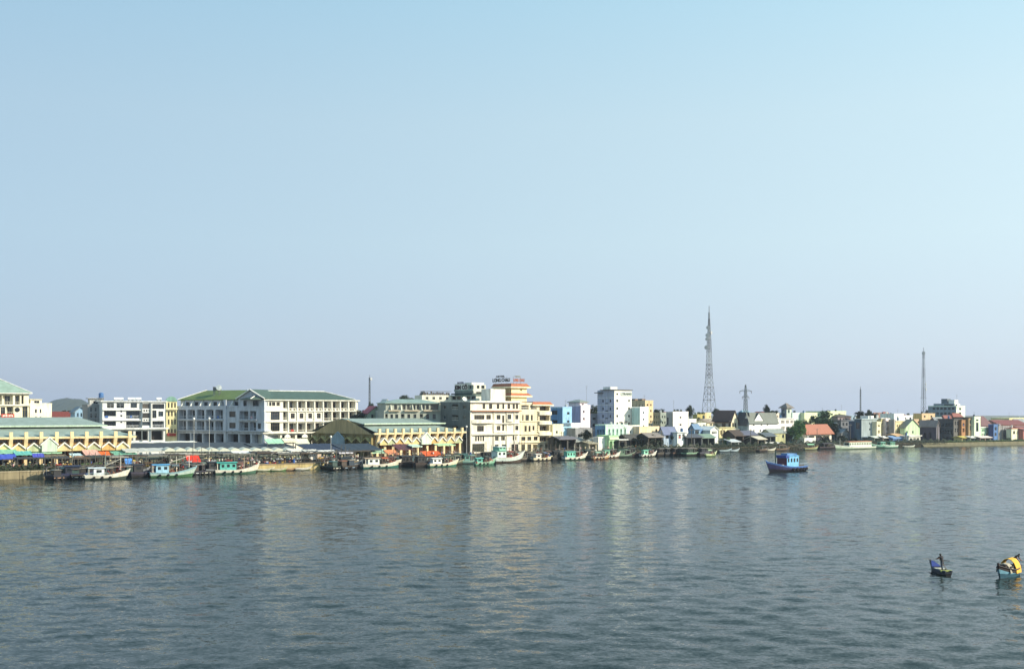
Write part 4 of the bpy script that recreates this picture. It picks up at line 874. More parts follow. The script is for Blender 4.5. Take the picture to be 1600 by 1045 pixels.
# ================================================================ market halls and awnings
U_ = ['first', 'second', 'third', 'fourth', 'fifth', 'sixth', 'seventh', 'eighth', 'ninth']
def ORDN(k): return (NUM + ['twenty-' + u for u in U_] + ['thirtieth'])[k]
CREAM, OCHRE = mat('e6d0a2'), mat('cf9f58')
def hall(label, pxC, pxR, Y, th, colpx, pxL=None, D=30, big=None, endgable=False):
    b = B('market_hall', label, pxC, pxR, Y, 0, th=th, pxL=pxL, D=D, wall='b98e56', cat='market hall', topz=6.6, side='8f7c48')
    xs = [b.u(p) for p in colpx]
    b.hf = []
    for a, c in zip(xs, xs[1:]):
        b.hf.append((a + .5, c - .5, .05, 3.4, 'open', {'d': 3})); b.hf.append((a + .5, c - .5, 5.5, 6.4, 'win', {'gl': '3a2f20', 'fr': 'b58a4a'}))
    if endgable:
        n = 6
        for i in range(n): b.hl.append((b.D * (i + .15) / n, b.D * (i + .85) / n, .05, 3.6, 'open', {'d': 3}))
    b.done(); W, D = b.W, b.D; r = b.root
    # column with leaning bracket and stub above the eave
    cm = MB(); cm.prism([(-.4, -.9, 0), (-.4, -.35, 0), (-.4, -.35, 4.2), (-.4, -.9, 4.2)], (.8, 0, 0)); cm.prism([(-.42, -1.0, 4.2), (-.42, -.2, 4.2), (-.42, -.9, 6.6), (-.42, -2.1, 6.6)], (.84, 0, 0)); cm.prism([(-.4, -2.1, 6.6), (-.4, -1.4, 6.6), (-.4, -1.4, 8.3), (-.4, -2.1, 8.3)], (.8, 0, 0))
    cme = cm.fixed('column', CREAM)
    for x in xs: link('column', cme, r, (x, 0, 0))
    b.box('eave_beam', -1.2, W + 1.2, -2.0, -1.3, 6.55, 7.05, CREAM)
    roofm = mat('8f9f97', .6, 'roof'); fasc = mat('bcd2bc', .6, 'paint')
    i_ = 6.0; mb = MB()                    # skirt roof
    o_ = [(-1.6, -1.9), (W + 1.6, -1.9), (W + 1.6, D + 1.6), (-1.6, D + 1.6)]; n_ = [(i_, i_), (W - i_, i_), (W - i_, D - i_), (i_, D - i_)]
    if endgable: n_[0], n_[3] = (.3, i_), (.3, D - i_); o_[0], o_[3] = (-.2, -1.9), (-.2, D + 1.6)
    for k in range(4):
        p, q, p2, q2 = o_[k], o_[(k + 1) % 4], n_[k], n_[(k + 1) % 4]
        if endgable and k == 3: continue
        mb.quad((*p, 7.05), (*q, 7.05), (*q2, 9.15), (*p2, 9.15)); mb.quad((*p, 6.98), (*p2, 9.0), (*q2, 9.0), (*q, 6.98))
    mb.build('lower_roof', roofm, r)
    MB().box(n_[0][0] + .2, n_[1][0] - .2, i_ + .2, D - i_ - .2, 6.5, 9.8).build('clerestory', mat('3d3a30'), r)
    x0, x1 = n_[0][0] - (1.2 if not endgable else .1), n_[1][0] + 1.2
    if endgable: gable_roof(r, x0, x1 + 3, i_ - .8, D - i_ + .8, 9.5, 1.6, roofm, .2, 'x', mat('8a7c4c'))
    else: hip_roof(r, x0, x1, i_ - 1.2, D - i_ + 1.2, 9.6, 2.3, roofm, .55)
    b.box('fascia', x0 - .1, x1 + .1 + (3 if endgable else 0), i_ - 1.3, i_ - 1.0, 9.45, 9.85, fasc)
    # zigzag gablets, one per bay
    def gablet(w, h, z, y, wi, m):
        g = MB(); t = .38
        for s_ in (-1, 1): g.prism([(0, 0, h), (s_ * w / 2, 0, 0), (s_ * w / 2, 0, -t), (0, 0, h - t)], (0, 1.5, 0))
        return g.fixed('gablet', m)
    gm = None
    for k, (a, c) in enumerate(zip(xs, xs[1:])):
        w = c - a; x = (a + c) / 2
        if big and k == big:
            o = link('gablet', gablet(w * 1.15, 1.9, 0, 0, 0, WHITE), r, (x, -3.0, 5.2))
            MB().prism([(x - w * .5, -2.8, 3.3), (x + w * .5, -2.8, 3.3), (x + w * .5, -2.8, 5.0), (x, -2.8, 6.7), (x - w * .5, -2.8, 5.0)], (0, .6, 0)).build('gable_panel', mat('cfe3cf'), r)
            continue
        gm = gm or gablet(w * 1.02, 1.35, 0, 0, 0, WHITE)
        link('gablet', gm, r, (x, -2.4, 4.35))
        MB().prism([(x - w * .47, -2.0, 3.4), (x + w * .47, -2.0, 3.4), (x + w * .47, -2.0, 4.0), (x, -2.0, 5.3), (x - w * .47, -2.0, 4.0)], (0, .3, 0)).build('gable_panel', [mat('d9c488'), mat('b4bc94'), mat('cfa868'), mat('dcc894')][k % 4], r)
    if endgable:  # shaded end: columns and gablets in darker tones, shade painted in
        gw = [(-.35, 1, 6.6), (-.35, 5.5, 8.2), (-.35, 9.5, 9.7), (-.35, D / 2 - 3, 10.9), (-.35, D / 2 + 3, 10.9), (-.35, D - 9.5, 9.7), (-.35, D - 5.5, 8.2), (-.35, D - 1, 6.6)]
        MB().prism(gw, (.6, 0, 0)).build('gable_wall', mat('c0a676'), r)
        for k in range(7):
            y = D * (k + .5) / 7
            if k == 3: continue
            g = MB(); hw = D / 14
            for s_ in (-1, 1): g.prism([(0, 0, 1.4), (0, s_ * hw, 0), (0, s_ * hw, -.35), (0, 0, 1.05)], (1.2, 0, 0))
            link('gablet', g.fixed('gablet', mat('b5a86c')), r, (-1.5, y, 4.3))
        MB().prism([(-1.8, D / 2 - 3.4, 3.2), (-1.8, D / 2 + 3.4, 3.2), (-1.8, D / 2 + 3.4, 5.2), (-1.8, D / 2, 7.3), (-1.8, D / 2 - 3.4, 5.2)], (.4, 0, 0)).build('gable_panel', mat('93a6b0'), r)
        for k in range(8): MB().box(-1.2, -.5, D * k / 7 - .35, D * k / 7 + .35, 0, 6.4).build('column', mat('8f8050'), r)
    return b
H1 = hall('long cream market hall with green roofs and zigzag gablets at left', -76, 203, 248, 32, [-74, -51, -28.5, -6, 16, 39.5, 63, 87, 110.5, 133.5, 156, 178.5, 200.5], big=6, D=30)
H2 = hall('second market hall with shaded arched gable end near the hotel', 584, 718, 306, 45, [587, 599, 611.5, 624, 637, 650, 665, 678, 691, 704, 716], pxL=488, big=5, endgable=True)

GREYP = mat('55554f', .6, 'paint')
def awning(label, p0, p1, yb, yf, Y, depth, c, th=34, sag=0, name='awning', n=4, group=None, dz=0, kind='cloth', poles=True, hip=False, fill=False):
    """a tarpaulin on poles: back edge at row yb, front edge at row yf, depth metres deep"""
    Y = max(Y, YS((p0 + p1) / 2) + 1.5)
    r = R(th); cs, sn = math.cos(r), math.sin(r)
    X0 = PX(p0, Y); rr = (p1 - 800) / F; W = (rr * Y - X0) / (cs - rr * sn)
    t = thing(name, label, 'awning', (X0, Y, GZ), r, group)
    zf = PZ(yf, Y + W * .5 * sn) - GZ; zb = PZ(yb, Y + W * .5 * sn + depth * cs) - GZ
    mb = MB(); N = 10; M = 4
    def P(i, j, o=0):
        u, v = i / N, j / M
        z = zf + (zb - zf) * v - sag * (math.sin(math.pi * v)) * .6 - .12 * math.sin(u * math.pi * n) ** 2 * (1 if sag else 0) + o
        if hip: z += hip * math.sin(math.pi * u)
        return (W * u, depth * v, z)
    for i in range(N):
        for j in range(M):
            mb.quad(P(i, j), P(i + 1, j), P(i + 1, j + 1), P(i, j + 1)); mb.quad(P(i, j, -.04), P(i, j + 1, -.04), P(i + 1, j + 1, -.04), P(i + 1, j, -.04))
        mb.quad(*(((W * i / N, 0, zf - .3), (W * (i + 1) / N, 0, zf - .3)) if fill else (P(i, 0, -.3), P(i + 1, 0, -.3))), P(i + 1, 0), P(i, 0)); mb.quad(P(i, M, -.04), P(i, M), P(i + 1, M), P(i + 1, M, -.04))
    for j in range(M): mb.quad(P(0, j, -.2), P(0, j), P(0, j + 1), P(0, j + 1, -.2)); mb.quad(P(N, j, -.2), P(N, j + 1, -.2), P(N, j + 1), P(N, j))
    mb.build('sheet', mat(c, .75, kind), t)
    if poles:
        for u in ([0, N // 2, N] if W > 7 else [0, N]):
            for j in (0, M):
                x, y, z = P(u, j, -.03); x = min(max(x, .08), W - .08); y = min(max(y, .08), depth - .08)
                MB().box(x - .05, x + .05, y - .05, y + .05, 0, z).build('pole', GREYP, t)
    return t
A = [('pale green tarpaulin awning at the left edge above the blue one', -20, 29, 701, 706.5, 246, 5, '86bfa0'), ('cobalt blue tarpaulin sloping at the left edge of the market', -20, 28, 709, 716.5, 238, 4.5, '3f55b8'),
     ('turquoise tarpaulin between green ones in front of the hall', 24, 52, 704, 708.5, 247, 4, '63b5ae'), ('long mint green awning below the large white gablet', 42, 97, 702, 706.5, 254, 5, '9ac8a4'),
     ('violet-blue hanging tarpaulin under the mint green awning', 52, 70, 707.5, 713.5, 246, 2, '4a4fae'), ('brown patched tarpaulin left of the slim white awning', 70, 108, 709.5, 713, 250, 5, '6d5f4c'),
     ('slim pale blue awning before the yellow hall wall', 112, 130, 707.5, 711, 252, 3.5, 'c4dde0'), ('faded pink tarpaulin pitched before the hall columns', 134, 158, 702, 710.5, 257, 5, 'd8a89a'),
     ('orange tarpaulin right of the faded pink one', 155, 178, 704.5, 711, 259, 4, 'd9682a'), ('white cloth sheet hung below the orange tarpaulin', 165, 183, 711.5, 717.5, 250, 2.5, 'ece6e0'),
     ('domed sea green tarpaulin at the end of the left hall', 178, 214, 704, 708, 260, 5, '6fae96'), ('brown tarpaulin slung between the boats and the slim awning', 120, 150, 711, 716.5, 248, 4, '8a6a50'),
     ('white and blue awning strip above the blue stall', 180, 205, 714.5, 717, 250, 3, 'e4e8ea'), ('sky blue cloth hung on a stall beside the yellow one', 196, 209, 715.5, 722.5, 246, 1.5, '4f8ad0'),
     ('yellow cloth hung right of the sky blue cloth', 203, 212, 712.5, 718.5, 250, 1.2, 'e6cf7a'), ('long white tarpaulin right of the domed green one', 196, 262, 699.5, 704, 262, 5, 'b9bcb6'),
     ('red cloth awning behind the blue-roofed fishing boat', 293, 314, 711, 719.5, 246, 2, 'd8341c'), ('violet cloth under the red awning', 300, 312, 718.5, 722, 244, 1.5, '5a48a8'),
     ('white strip awning in the market behind the red one', 262, 305, 707, 709.5, 258, 4, 'b5b0a4'), ('long slate grey tarpaulin roof at the back of the open market', 205, 330, 690.5, 698.5, 276, 12, '3f464c'),
     ('dark slate tarpaulin roof in front of the shaded row', 330, 400, 690.5, 698.5, 288, 11, '39424a'), ('blue-grey tarpaulin roof before the white row', 400, 462, 691.5, 698.5, 292, 10, '404a52'),
     ('narrow white sheet roof edge above the slate grey tarpaulin', 196, 308, 689, 690.6, 286, 3, 'e2e2da'), ('navy black tarpaulin tent before the shaded gable end', 481, 540, 692.5, 701.5, 283, 9, '27344a'),
     ('right half of the navy tarpaulin tent by the gable end', 538, 597, 692.5, 702, 287, 9, '2b3946'), ('cream awning over a shop in the white row, left one', 444, 462, 684, 689, 300, 2, 'dedac0'), ('cream awning over a shop in the white row, right one', 462, 484, 684.5, 692, 302, 2, 'd6d8bc'),
     ('green shop awning below the white row corner', 418, 444, 685, 691, 296, 2.5, '9ecdb0'), ('mint tarpaulin in front of the second hall corner', 581, 612, 701, 706, 292, 4, 'a9cfae'),
     ('dark maroon tarpaulin before the second hall', 622, 648, 693, 701, 298, 4, '59343a'), ('white-green canopy under the large gablet of the second hall', 644, 660, 693.5, 696.5, 300, 3, 'c4dcc8'),
     ('orange tarpaulin on the quay before the second hall', 664, 692, 704, 710, 292, 3, 'd9602a'), ('pale green awning at the right end of the second hall', 684, 712, 692, 694.5, 305, 3, 'b5d2a4'),
     ('orange pink tarpaulin below the mint one', 606, 624, 702, 708, 293, 3, 'd98a5c'), ('off-white stall roof behind the quay blocks, leftmost', 455, 480, 700.5, 704, 280, 4, 'e4e0d4'), ('off-white stall roof behind the quay blocks, middle', 480, 502, 701.5, 705.5, 279, 4, 'dcd8cc'),
     ('off-white stall roof behind the quay blocks, right', 504, 530, 702.5, 706, 279, 4, 'e8e6e0'), ('pale lilac stall roof in the crowd before the navy tent', 530, 552, 703.5, 706.5, 279, 3.5, 'c8c4cc'),
     ('white market stall roof behind the teal cabin boat', 368, 402, 704, 707.5, 268, 4, 'e2e4de'), ('white stall roof right of the teal cabin boat', 404, 434, 704.5, 708, 270, 4, 'd6dade'), ('ivory stall roof between the white stall roofs and quay', 432, 458, 705.5, 709, 272, 3.5, 'e6dcc8')]
for a in A: awning(*a, sag=.25 if a[6] < 9 else .1)
# row of scalloped white canopies
for i in range(12):
    p0 = 257.5 + i * 17.05; Y = 262 + i * 2.0
    t = awning(f'white arched canopy, {["leftmost", "second", "third", "fourth", "fifth", "sixth", "seventh", "eighth", "ninth", "tenth", "eleventh", "rightmost"][i]} in the scalloped market row', p0, p0 + 16.4, 701.5, 703.2, Y, 3.2, 'c4c8ba', th=33, group='scalloped canopy row', hip=.55, fill=True, name='arched_canopy')
# hanging white sheets between stalls
for i, (a, c, y0, y1, Y, cl, lb) in enumerate(((466, 476, 707, 717, 277, 'ece4d2', 'cream cloth screen on a market stall, left of the white one'), (484, 494, 706, 718, 277, 'f4f2ec', 'bright white cloth screen on a market stall'), (496, 502, 709, 718, 277, 'dcc8b4', 'pinkish cloth screen right of the white one'), (476, 482, 708, 716, 278, 'e6dcc0', 'narrow ivory cloth screen between market stalls'))):
    W_ = PX(c, Y) - PX(a, Y); h = PZ(y0, Y) - PZ(y1, Y); t = thing('cloth_screen', lb, 'screen', (PX(a, Y), Y, GZ), R(25))
    mb = MB(); n = 10; zb = PZ(y1, Y) - GZ
    for k in range(n):
        ya, yb_ = .09 * math.sin(k * 1.9), .09 * math.sin((k + 1) * 1.9); mb.quad((W_ * k / n, ya, zb), (W_ * (k + 1) / n, yb_, zb), (W_ * (k + 1) / n, yb_ * .4, zb + h), (W_ * k / n, ya * .4, zb + h))
    mb.build('cloth', mat(cl, .8, 'cloth'), t)
    for x in (0, W_): MB().box(x - .04, x + .04, .02, .1, 0, zb + h + .1).build('pole', GREYP, t)
# continuous stall roofs along the quay edge: the crowd stands in their shade
NUM = ['first', 'second', 'third', 'fourth', 'fifth', 'sixth', 'seventh', 'eighth', 'ninth', 'tenth', 'eleventh', 'twelfth', 'thirteenth', 'fourteenth', 'fifteenth', 'sixteenth', 'seventeenth', 'eighteenth', 'nineteenth', 'twentieth']
sq = random.Random(31); px = 4.0; k = 0
while px < 560:
    w = sq.uniform(22, 34); c, cn = sq.choice([('40392f', 'brown'), ('33363a', 'dark grey'), ('6a6a64', 'grey'), ('2c3530', 'dark green'), ('4a3f34', 'tan brown'), ('8f8b80', 'pale grey')]); Y = YS(px + w / 2) + sq.uniform(3.5, 5.5)
    yf = HY + (HC - GZ - sq.uniform(2.5, 2.9)) * F / Y
    awning(f'low {cn} stall awning on poles, {NUM[k]} from the left along the market quay', px, px + w, yf - sq.uniform(.6, 2.2), yf, Y, sq.uniform(6, 8), c, sag=.3, name='stall_awning', group='low stall roofs along the market quay')
    px += w + sq.uniform(-1, 2); k += 1
# lamp posts
def lamp(px, y0, y1, Y, label):
    t = thing('street_lamp', label, 'street lamp', (PX(px, Y), Y, GZ)); h = PZ(y0, Y) - GZ
    MB().lathe([(.16, 0), (.14, .6), (.09, .7), (.06, h)], 8).build('post', mat('b9bcba', .5, 'paint'), t)
    MB().lathe([(.05, h - .05), (.28, h + .1), (.34, h + .35), (.2, h + .6), (.03, h + .7)], 10).build('lamp_head', mat('e9e9e4', .4, 'paint'), t)
    return t
lamp(303, 656, 712, 268, 'tall pale lamp post before the shaded shophouse row')
lamp(327, 655.5, 700, 284, 'shorter lamp post behind the slate tarpaulin roofs')
lamp(517, 684, 706, 280, 'thin pale post standing in the navy tarpaulin tent')
lamp(729, 668, 706, 322, 'grey pole beside the grey brick hotel side')

# market stalls: tables heaped with goods
stq = random.Random(44)
for k in range(26):
    px = 8 + k * 20.5 + stq.uniform(-4, 4); Y = YS(px) + stq.uniform(2.2, 6); g = stq.choice([('green vegetables', '3f5a30'), ('red fruit', '8a3028'), ('silver fish', '9aa0a4'), ('brown sacks', '5c4632'), ('yellow fruit', 'b08a34'), ('dark bundles', '2a2826')])
    t = thing('market_stall', f'stall table heaped with {g[0]}, {ORDN(k)} from the left on the quay', 'stall', (PX(px, Y), Y, GZ), R(34 + stq.uniform(-8, 8)), 'market stalls on the quay')
    MB().box(-1.1, 1.1, -.5, .5, .72, .8).build('table_top', mat('4a3c2c', .8, 'wood'), t)
    for sx in (-1, 1):
        for sy in (-.42, .42): MB().box(sx - .05, sx + .05, sy - .05, sy + .05, 0, .72).build('leg', mat('4a3c2c', .8, 'wood'), t)
    mb = MB()
    for q in range(7): x = -.85 + q * .28; mb.lathe([(.16, .8), (.2, .9), (.12, 1.02 + .08 * (q % 3)), (.02, 1.1 + .08 * (q % 3))], 7, (x, stq.uniform(-.25, .25)))
    mb.build('goods', mat(g[1], .8, 'cloth'), t)
# ================================================================ boats
def dim(c, k=.62): return ''.join('%02x' % int(int(c[i:i + 2], 16) * k) for i in (0, 2, 4))
def hull_parts(root, L, beam, fb, rise, cols_, deck='7a6a52', stern=.2, sharp=2.2, n=16, curl=0.0):
    hb = beam / 2
    def half(t): return hb * (min(1, .72 + .9 * t) if t < .32 else 1.0) * (1 if t < .5 else max(.04, 1 - ((t - .5) / .5) ** sharp))
    def sheer(t): return fb + stern * (1 - t) ** 2 + rise * max(0, (t - .35) / .65) ** 2.2
    def rake(t, z): return L * t + (.25 * z if t > .5 else 0) * ((t - .5) / .5) ** 2 * 2 - (.2 * z if t == 0 else 0)
    rows = [(.0, lambda t: -.5), (.6, lambda t: -.38), (.86, lambda t: .12), (.95, lambda t: (.12 + (sheer(t) - .12) * .34)), (1.0, lambda t: sheer(t) - .28), (1.02, sheer)]
    mb = MB(); T = [i / n for i in range(n + 1)]
    def P(t, k, s): f, zf = rows[k]; z = zf(t); return (rake(t, max(0, z)), s * half(t) * f, z)
    mi = [0, 0, 0, 1, 2]
    for s in (-1, 1):
        for i in range(n):
            for k in range(5):
                mb.k = mi[k]; q = [P(T[i], k, s), P(T[i + 1], k, s), P(T[i + 1], k + 1, s), P(T[i], k + 1, s)]
                mb.quad(*(q if s < 0 else q[::-1]))
    for k in range(5):
        mb.k = mi[k]; mb.quad(P(0, k, 1), P(0, k, -1), P(0, k + 1, -1), P(0, k + 1, 1))
    ms = [mat(dim(c, .72 if i == 0 else .9), .65, 'paint') for i, c in enumerate(cols_)]
    mb.build('hull', ms, root)
    d = MB()
    for i in range(n):
        a, c = T[i], T[i + 1]; za, zc = sheer(a) - .3, sheer(c) - .3
        d.quad((rake(a, za), -half(a) * .97, za), (rake(c, zc), -half(c) * .97, zc), (rake(c, zc), half(c) * .97, zc), (rake(a, za), half(a) * .97, za))
    d.build('deck', mat(deck, .8, 'wood'), root)
    for s in (-1, 1):
        g = MB()
        for i in range(n):
            a, c = P(T[i], 5, s), P(T[i + 1], 5, s); g.beam((a[0], a[1], a[2] + .03), (c[0], c[1], c[2] + .03), .08)
        g.build('gunwale', ms[2], root)
    zb = sheer(1); mb = MB(); mb.prism([(rake(1, 0) - .3, -.07, -.3), (rake(1, zb) + .1, -.07, zb + .25 + curl), (rake(1, zb) - .12, -.07, zb + .3 + curl), (rake(1, 0) - .55, -.07, .3)], (0, .14, 0))
    mb.build('stem', ms[2], root)
    return sheer, half
def cabin(root, x0, x1, w, z, h, wall, roofc, win=True, ov=.35, posts=0, trim=None):
    c = MB().box(x0, x1, -w, w, z, z + h).build('cabin', mat(wall, .5, 'paint'), root)
    if win:
        n = max(1, int((x1 - x0) / 1.1))
        for s in (-1, 1):
            for i in range(n):
                xa = x0 + (x1 - x0) * (i + .25) / n; xb = x0 + (x1 - x0) * (i + .75) / n; y = s * w
                MB().box(xa, xb, min(y, y + s * .03), max(y, y + s * .03), z + h * .5, z + h * .82).build('window', glass(), c)
        MB().box(x1, x1 + .03, -w * .7, w * .7, z + h * .5, z + h * .82).build('window', glass(), c)
    rf = MB(); xo = x0 - ov - posts
    rf.prism([(xo, -w - ov, z + h), (xo, w + ov, z + h), (xo, w * .5, z + h + .22), (xo, -w * .5, z + h + .22)], (x1 - xo + ov, 0, 0))
    link('cabin_roof', rf.fixed('cabin_roof', mat(roofc, .5, 'paint')), root)
    if posts:
        for s in (-1, 1): MB().box(xo + .08, xo + .2, s * w - .06, s * w + .06, z - .2, z + h).build('post', mat(trim or 'e4e0d0', .5, 'paint'), root)
    return c
def boat(label, p0, p1, wl, cols_, ang=28, beam=None, fb=.85, rise=1.0, cab=None, masts=(), booms=(), canopy=None, group=None, stern=.2, deck='7a6a52', name='fishing_boat', rail=False, L=None, cat='boat', curl=0.0):
    """p0 stern column, p1 bow column, wl waterline row at the stern"""
    Y0 = HC * F / (wl - HY); X0 = PX(p0, Y0); a = R(ang); r1 = (p1 - 800) / F
    if L is None: L = (r1 * Y0 - X0) / (math.cos(a) - r1 * math.sin(a))
    beam = beam or min(4.2, max(1.0, L * .27))
    t = thing(name, label, cat, (X0, Y0, 0), a, group)
    sh, hf = hull_parts(t, L, beam, fb, rise, cols_, deck, stern, curl=curl)
    if cab:
        for c in (cab if isinstance(cab, list) else [cab]):
            x0, x1 = c['x0'] * L, c['x1'] * L; w = beam / 2 * c.get('w', .68)
            cabin(t, x0, x1, w, sh((c['x0'] + c['x1']) / 2) - .3 + c.get('dz', 0), c.get('h', 1.9), c['wall'], c['roof'], c.get('win', True), c.get('ov', .3), c.get('posts', 0) * L)
    for (tm, h, c) in masts: MB().beam((tm * L, 0, sh(tm) - .35), (tm * L, 0, sh(tm) + h), .07, 6).build('mast', mat(c, .5, 'paint'), t)
    for (ta, za, tb, zb, c) in booms: MB().beam((ta * L, 0, sh(ta) + za), (tb * L, 0, sh(tb) + zb), .055, 6).build('boom', mat(c, .5, 'paint'), t)
    if canopy:
        ta, tb, z, c = canopy; mb = MB(); w = beam / 2 * .9
        mb.prism([(ta * L, -w, sh(ta) + z), (ta * L, 0, sh(ta) + z + .35), (ta * L, w, sh(ta) + z), (ta * L, w, sh(ta) + z - .06), (ta * L, 0, sh(ta) + z + .29), (ta * L, -w, sh(ta) + z - .06)], ((tb - ta) * L, 0, 0))
        link('canopy', mb.fixed('canopy', mat(c, .7, 'cloth')), t)
        for tt in (ta + .02, tb - .02):
            for s in (-1, 1): MB().box(tt * L - .04, tt * L + .04, s * w * .92 - .04, s * w * .92 + .04, sh(tt) - .3, sh(ta) + z).build('post', mat('9aa0a0', .5, 'paint'), t)
    if rail:
        for s in (-1, 1):
            mb = MB(); n = 8
            for i in range(n):
                a_, b_ = .05 + .55 * i / n, .05 + .55 * (i + 1) / n; y0, y1 = s * hf(a_) * .95, s * hf(b_) * .95
                mb.beam((a_ * L, y0, sh(a_) + .5), (b_ * L, y1, sh(b_) + .5), .035); mb.beam((a_ * L, y0, sh(a_)), (a_ * L, y0, sh(a_) + .5), .03)
            mb.build('handrail', mat(rail, .5, 'paint'), t)
    t['_L'] = L
    return t, L, sh
def tyre(root, loc, r=.42, rz=0):
    mb = MB(); n, m = 12, 6; k = .15
    for i in range(n):
        for j in range(m):
            q = []
            for a, b_ in ((i, j), (i + 1, j), (i + 1, j + 1), (i, j + 1)):
                A_, B_ = 2 * math.pi * a / n, 2 * math.pi * b_ / m; rr = r - k + k * math.cos(B_); q.append((rr * math.cos(A_), k * math.sin(B_), rr * math.sin(A_)))
            mb.quad(*q)
    return mb.build('tyre_fender', mat('15161a', .8, 'cloth'), root, loc, rz)
WH = 'efece0'
BO = []
BO2 = []
RANK = []
TENS = ['', 'twenty-', 'thirty-', 'forty-']
U_ = ['first', 'second', 'third', 'fourth', 'fifth', 'sixth', 'seventh', 'eighth', 'ninth']
ORD = NUM + ['twenty-' + u for u in U_] + ['thirtieth'] + ['thirty-' + u for u in U_] + ['fortieth'] + ['forty-' + u for u in U_]
# front rank: sunlit boats with bows to the right
BO.append(boat('white fishing boat with white cabin and red bow, nearest at left', 133, 196, 750, ('46584c', 'e9e4d4', 'f3f0e4'), 30, fb=.9, rise=1.2, cab=dict(x0=.2, x1=.46, wall='e8eef0', roof='cfd8dc', posts=.1), masts=((.88, 3.2, 'eceade'), (.5, 5.2, '8a9a90')), booms=((.52, 2.2, .88, 2.9, 'dcd8c4'),), rail='9ab0b8'))
BO.append(boat('green and blue fishing boat with sky blue cabin roof', 235, 300, 746, ('4f8a58', 'b9cfc4', '9cc4cc'), 30, fb=.95, rise=1.3, cab=dict(x0=.12, x1=.42, wall='9cc8e0', roof='5ba4d4', posts=.06, h=2.1), masts=((.93, 3.0, 'f0eee4'), (.62, 3.6, 'd8d4c4')), booms=((.45, 2.3, .92, 2.9, 'e8e4d6'),)))
BO.append(boat('white fishing boat with turquoise cabin and curled wooden bow', 336, 399, 741, ('5a8a70', 'eee9d8', 'f6f2e2'), 32, fb=.85, rise=1.3, cab=dict(x0=.1, x1=.5, wall='58b0a6', roof='43a89a', posts=.05, h=2.1), masts=((.72, 3.2, 'b0a890'),), curl=.5, rail=False))
BO.append(boat('white fishing boat with pale cabin and teal bow', 566, 623, 732, ('3f8f82', 'e8e2cc', 'f6f1e0'), 34, fb=.95, rise=1.3, cab=dict(x0=.12, x1=.42, wall='e4ece4', roof='b59a7c', posts=.06), masts=((.6, 3.5, '6a6a60'),)))
BO.append(boat('smaller white fishing boat before the second hall', 670, 712, 730, ('4f9a80', 'efe6c4', 'f6f0da'), 36, fb=.85, rise=1.1, cab=dict(x0=.1, x1=.42, wall='f2f2ec', roof='e4e4dc', h=1.7), masts=((.7, 3.0, '5a5a54'),)))
BO.append(boat('mint green workboat with bow turned up before the grey hotel side', 742, 771, 727.5, ('4a8a70', '8fc4a4', 'b9d8bc'), 36, fb=.8, rise=1.2, cab=dict(x0=.05, x1=.35, wall='5fb0a0', roof='6fc0b4', h=1.4), deck='c4a08a'))
BO.append(boat('large white and aqua trawler below the white hotel', 771, 813, 723.5, ('6a5a4c', 'dfeee6', 'f4f4ea'), 38, fb=1.5, rise=1.8, beam=4.4, cab=[dict(x0=.04, x1=.36, wall='dcefe8', roof='8fc4b0', h=2.2), dict(x0=.1, x1=.34, wall='8fcbb4', roof='e4f0ea', h=1.0, dz=2.4)], masts=((.45, 5.5, '6a7a74'), (.8, 4.0, '8a4a3c'))))
BO.append(boat('cream fishing boat loaded with blue and white bundles', 832, 863, 720.5, ('5a5040', 'efe4c0', 'f4ecd0'), 38, fb=.8, rise=1.0, cab=dict(x0=.12, x1=.36, wall='efe6da', roof='d8cfc4', h=1.5)))
BO.append(boat('white fishing boat with bright turquoise cabin right of the hotels', 881, 914, 719.5, ('4a6a58', 'ece8d6', 'f6f2e4'), 38, fb=.85, rise=1.5, cab=dict(x0=.08, x1=.46, wall='7fcfb8', roof='5fb8a4', h=2.0), masts=((.75, 3.6, 'e4e0d4'), (.5, 4.2, 'c8c4b4'))))
BO.append(boat('brown-banded boat lying between white ones before the green shop', 926, 950, 718.5, ('8a5a38', 'c9a878', 'efe2cc'), 36, fb=.8, rise=.9, canopy=(.15, .6, 1.3, '8fb09a')))
BO.append(boat('white boat with green wheelhouse before the dark shed', 940, 966, 716.5, ('7a5a40', 'f0ecdc', 'f8f4e6'), 38, fb=.85, rise=1.2, cab=dict(x0=.12, x1=.4, wall='8fc8a8', roof='5f9a80', h=2.0), masts=((.7, 3.2, 'b0b0a4'),)))
BO.append(boat('white boat with small mint cabin left of the dark fleet', 1001, 1023, 714.5, ('5a5a48', 'eeeee0', 'f8f6ea'), 38, fb=.8, rise=1.1, cab=dict(x0=.15, x1=.45, wall='9adfc0', roof='7cc8a8', h=1.7)))
BO.append(boat('pale lime boat at the right end of the dark fleet', 1103, 1117, 713.5, ('5a7a48', 'cfe6a4', 'e4f0c4'), 30, fb=.8, rise=.9, canopy=(.2, .6, 1.2, '9ab08a')))
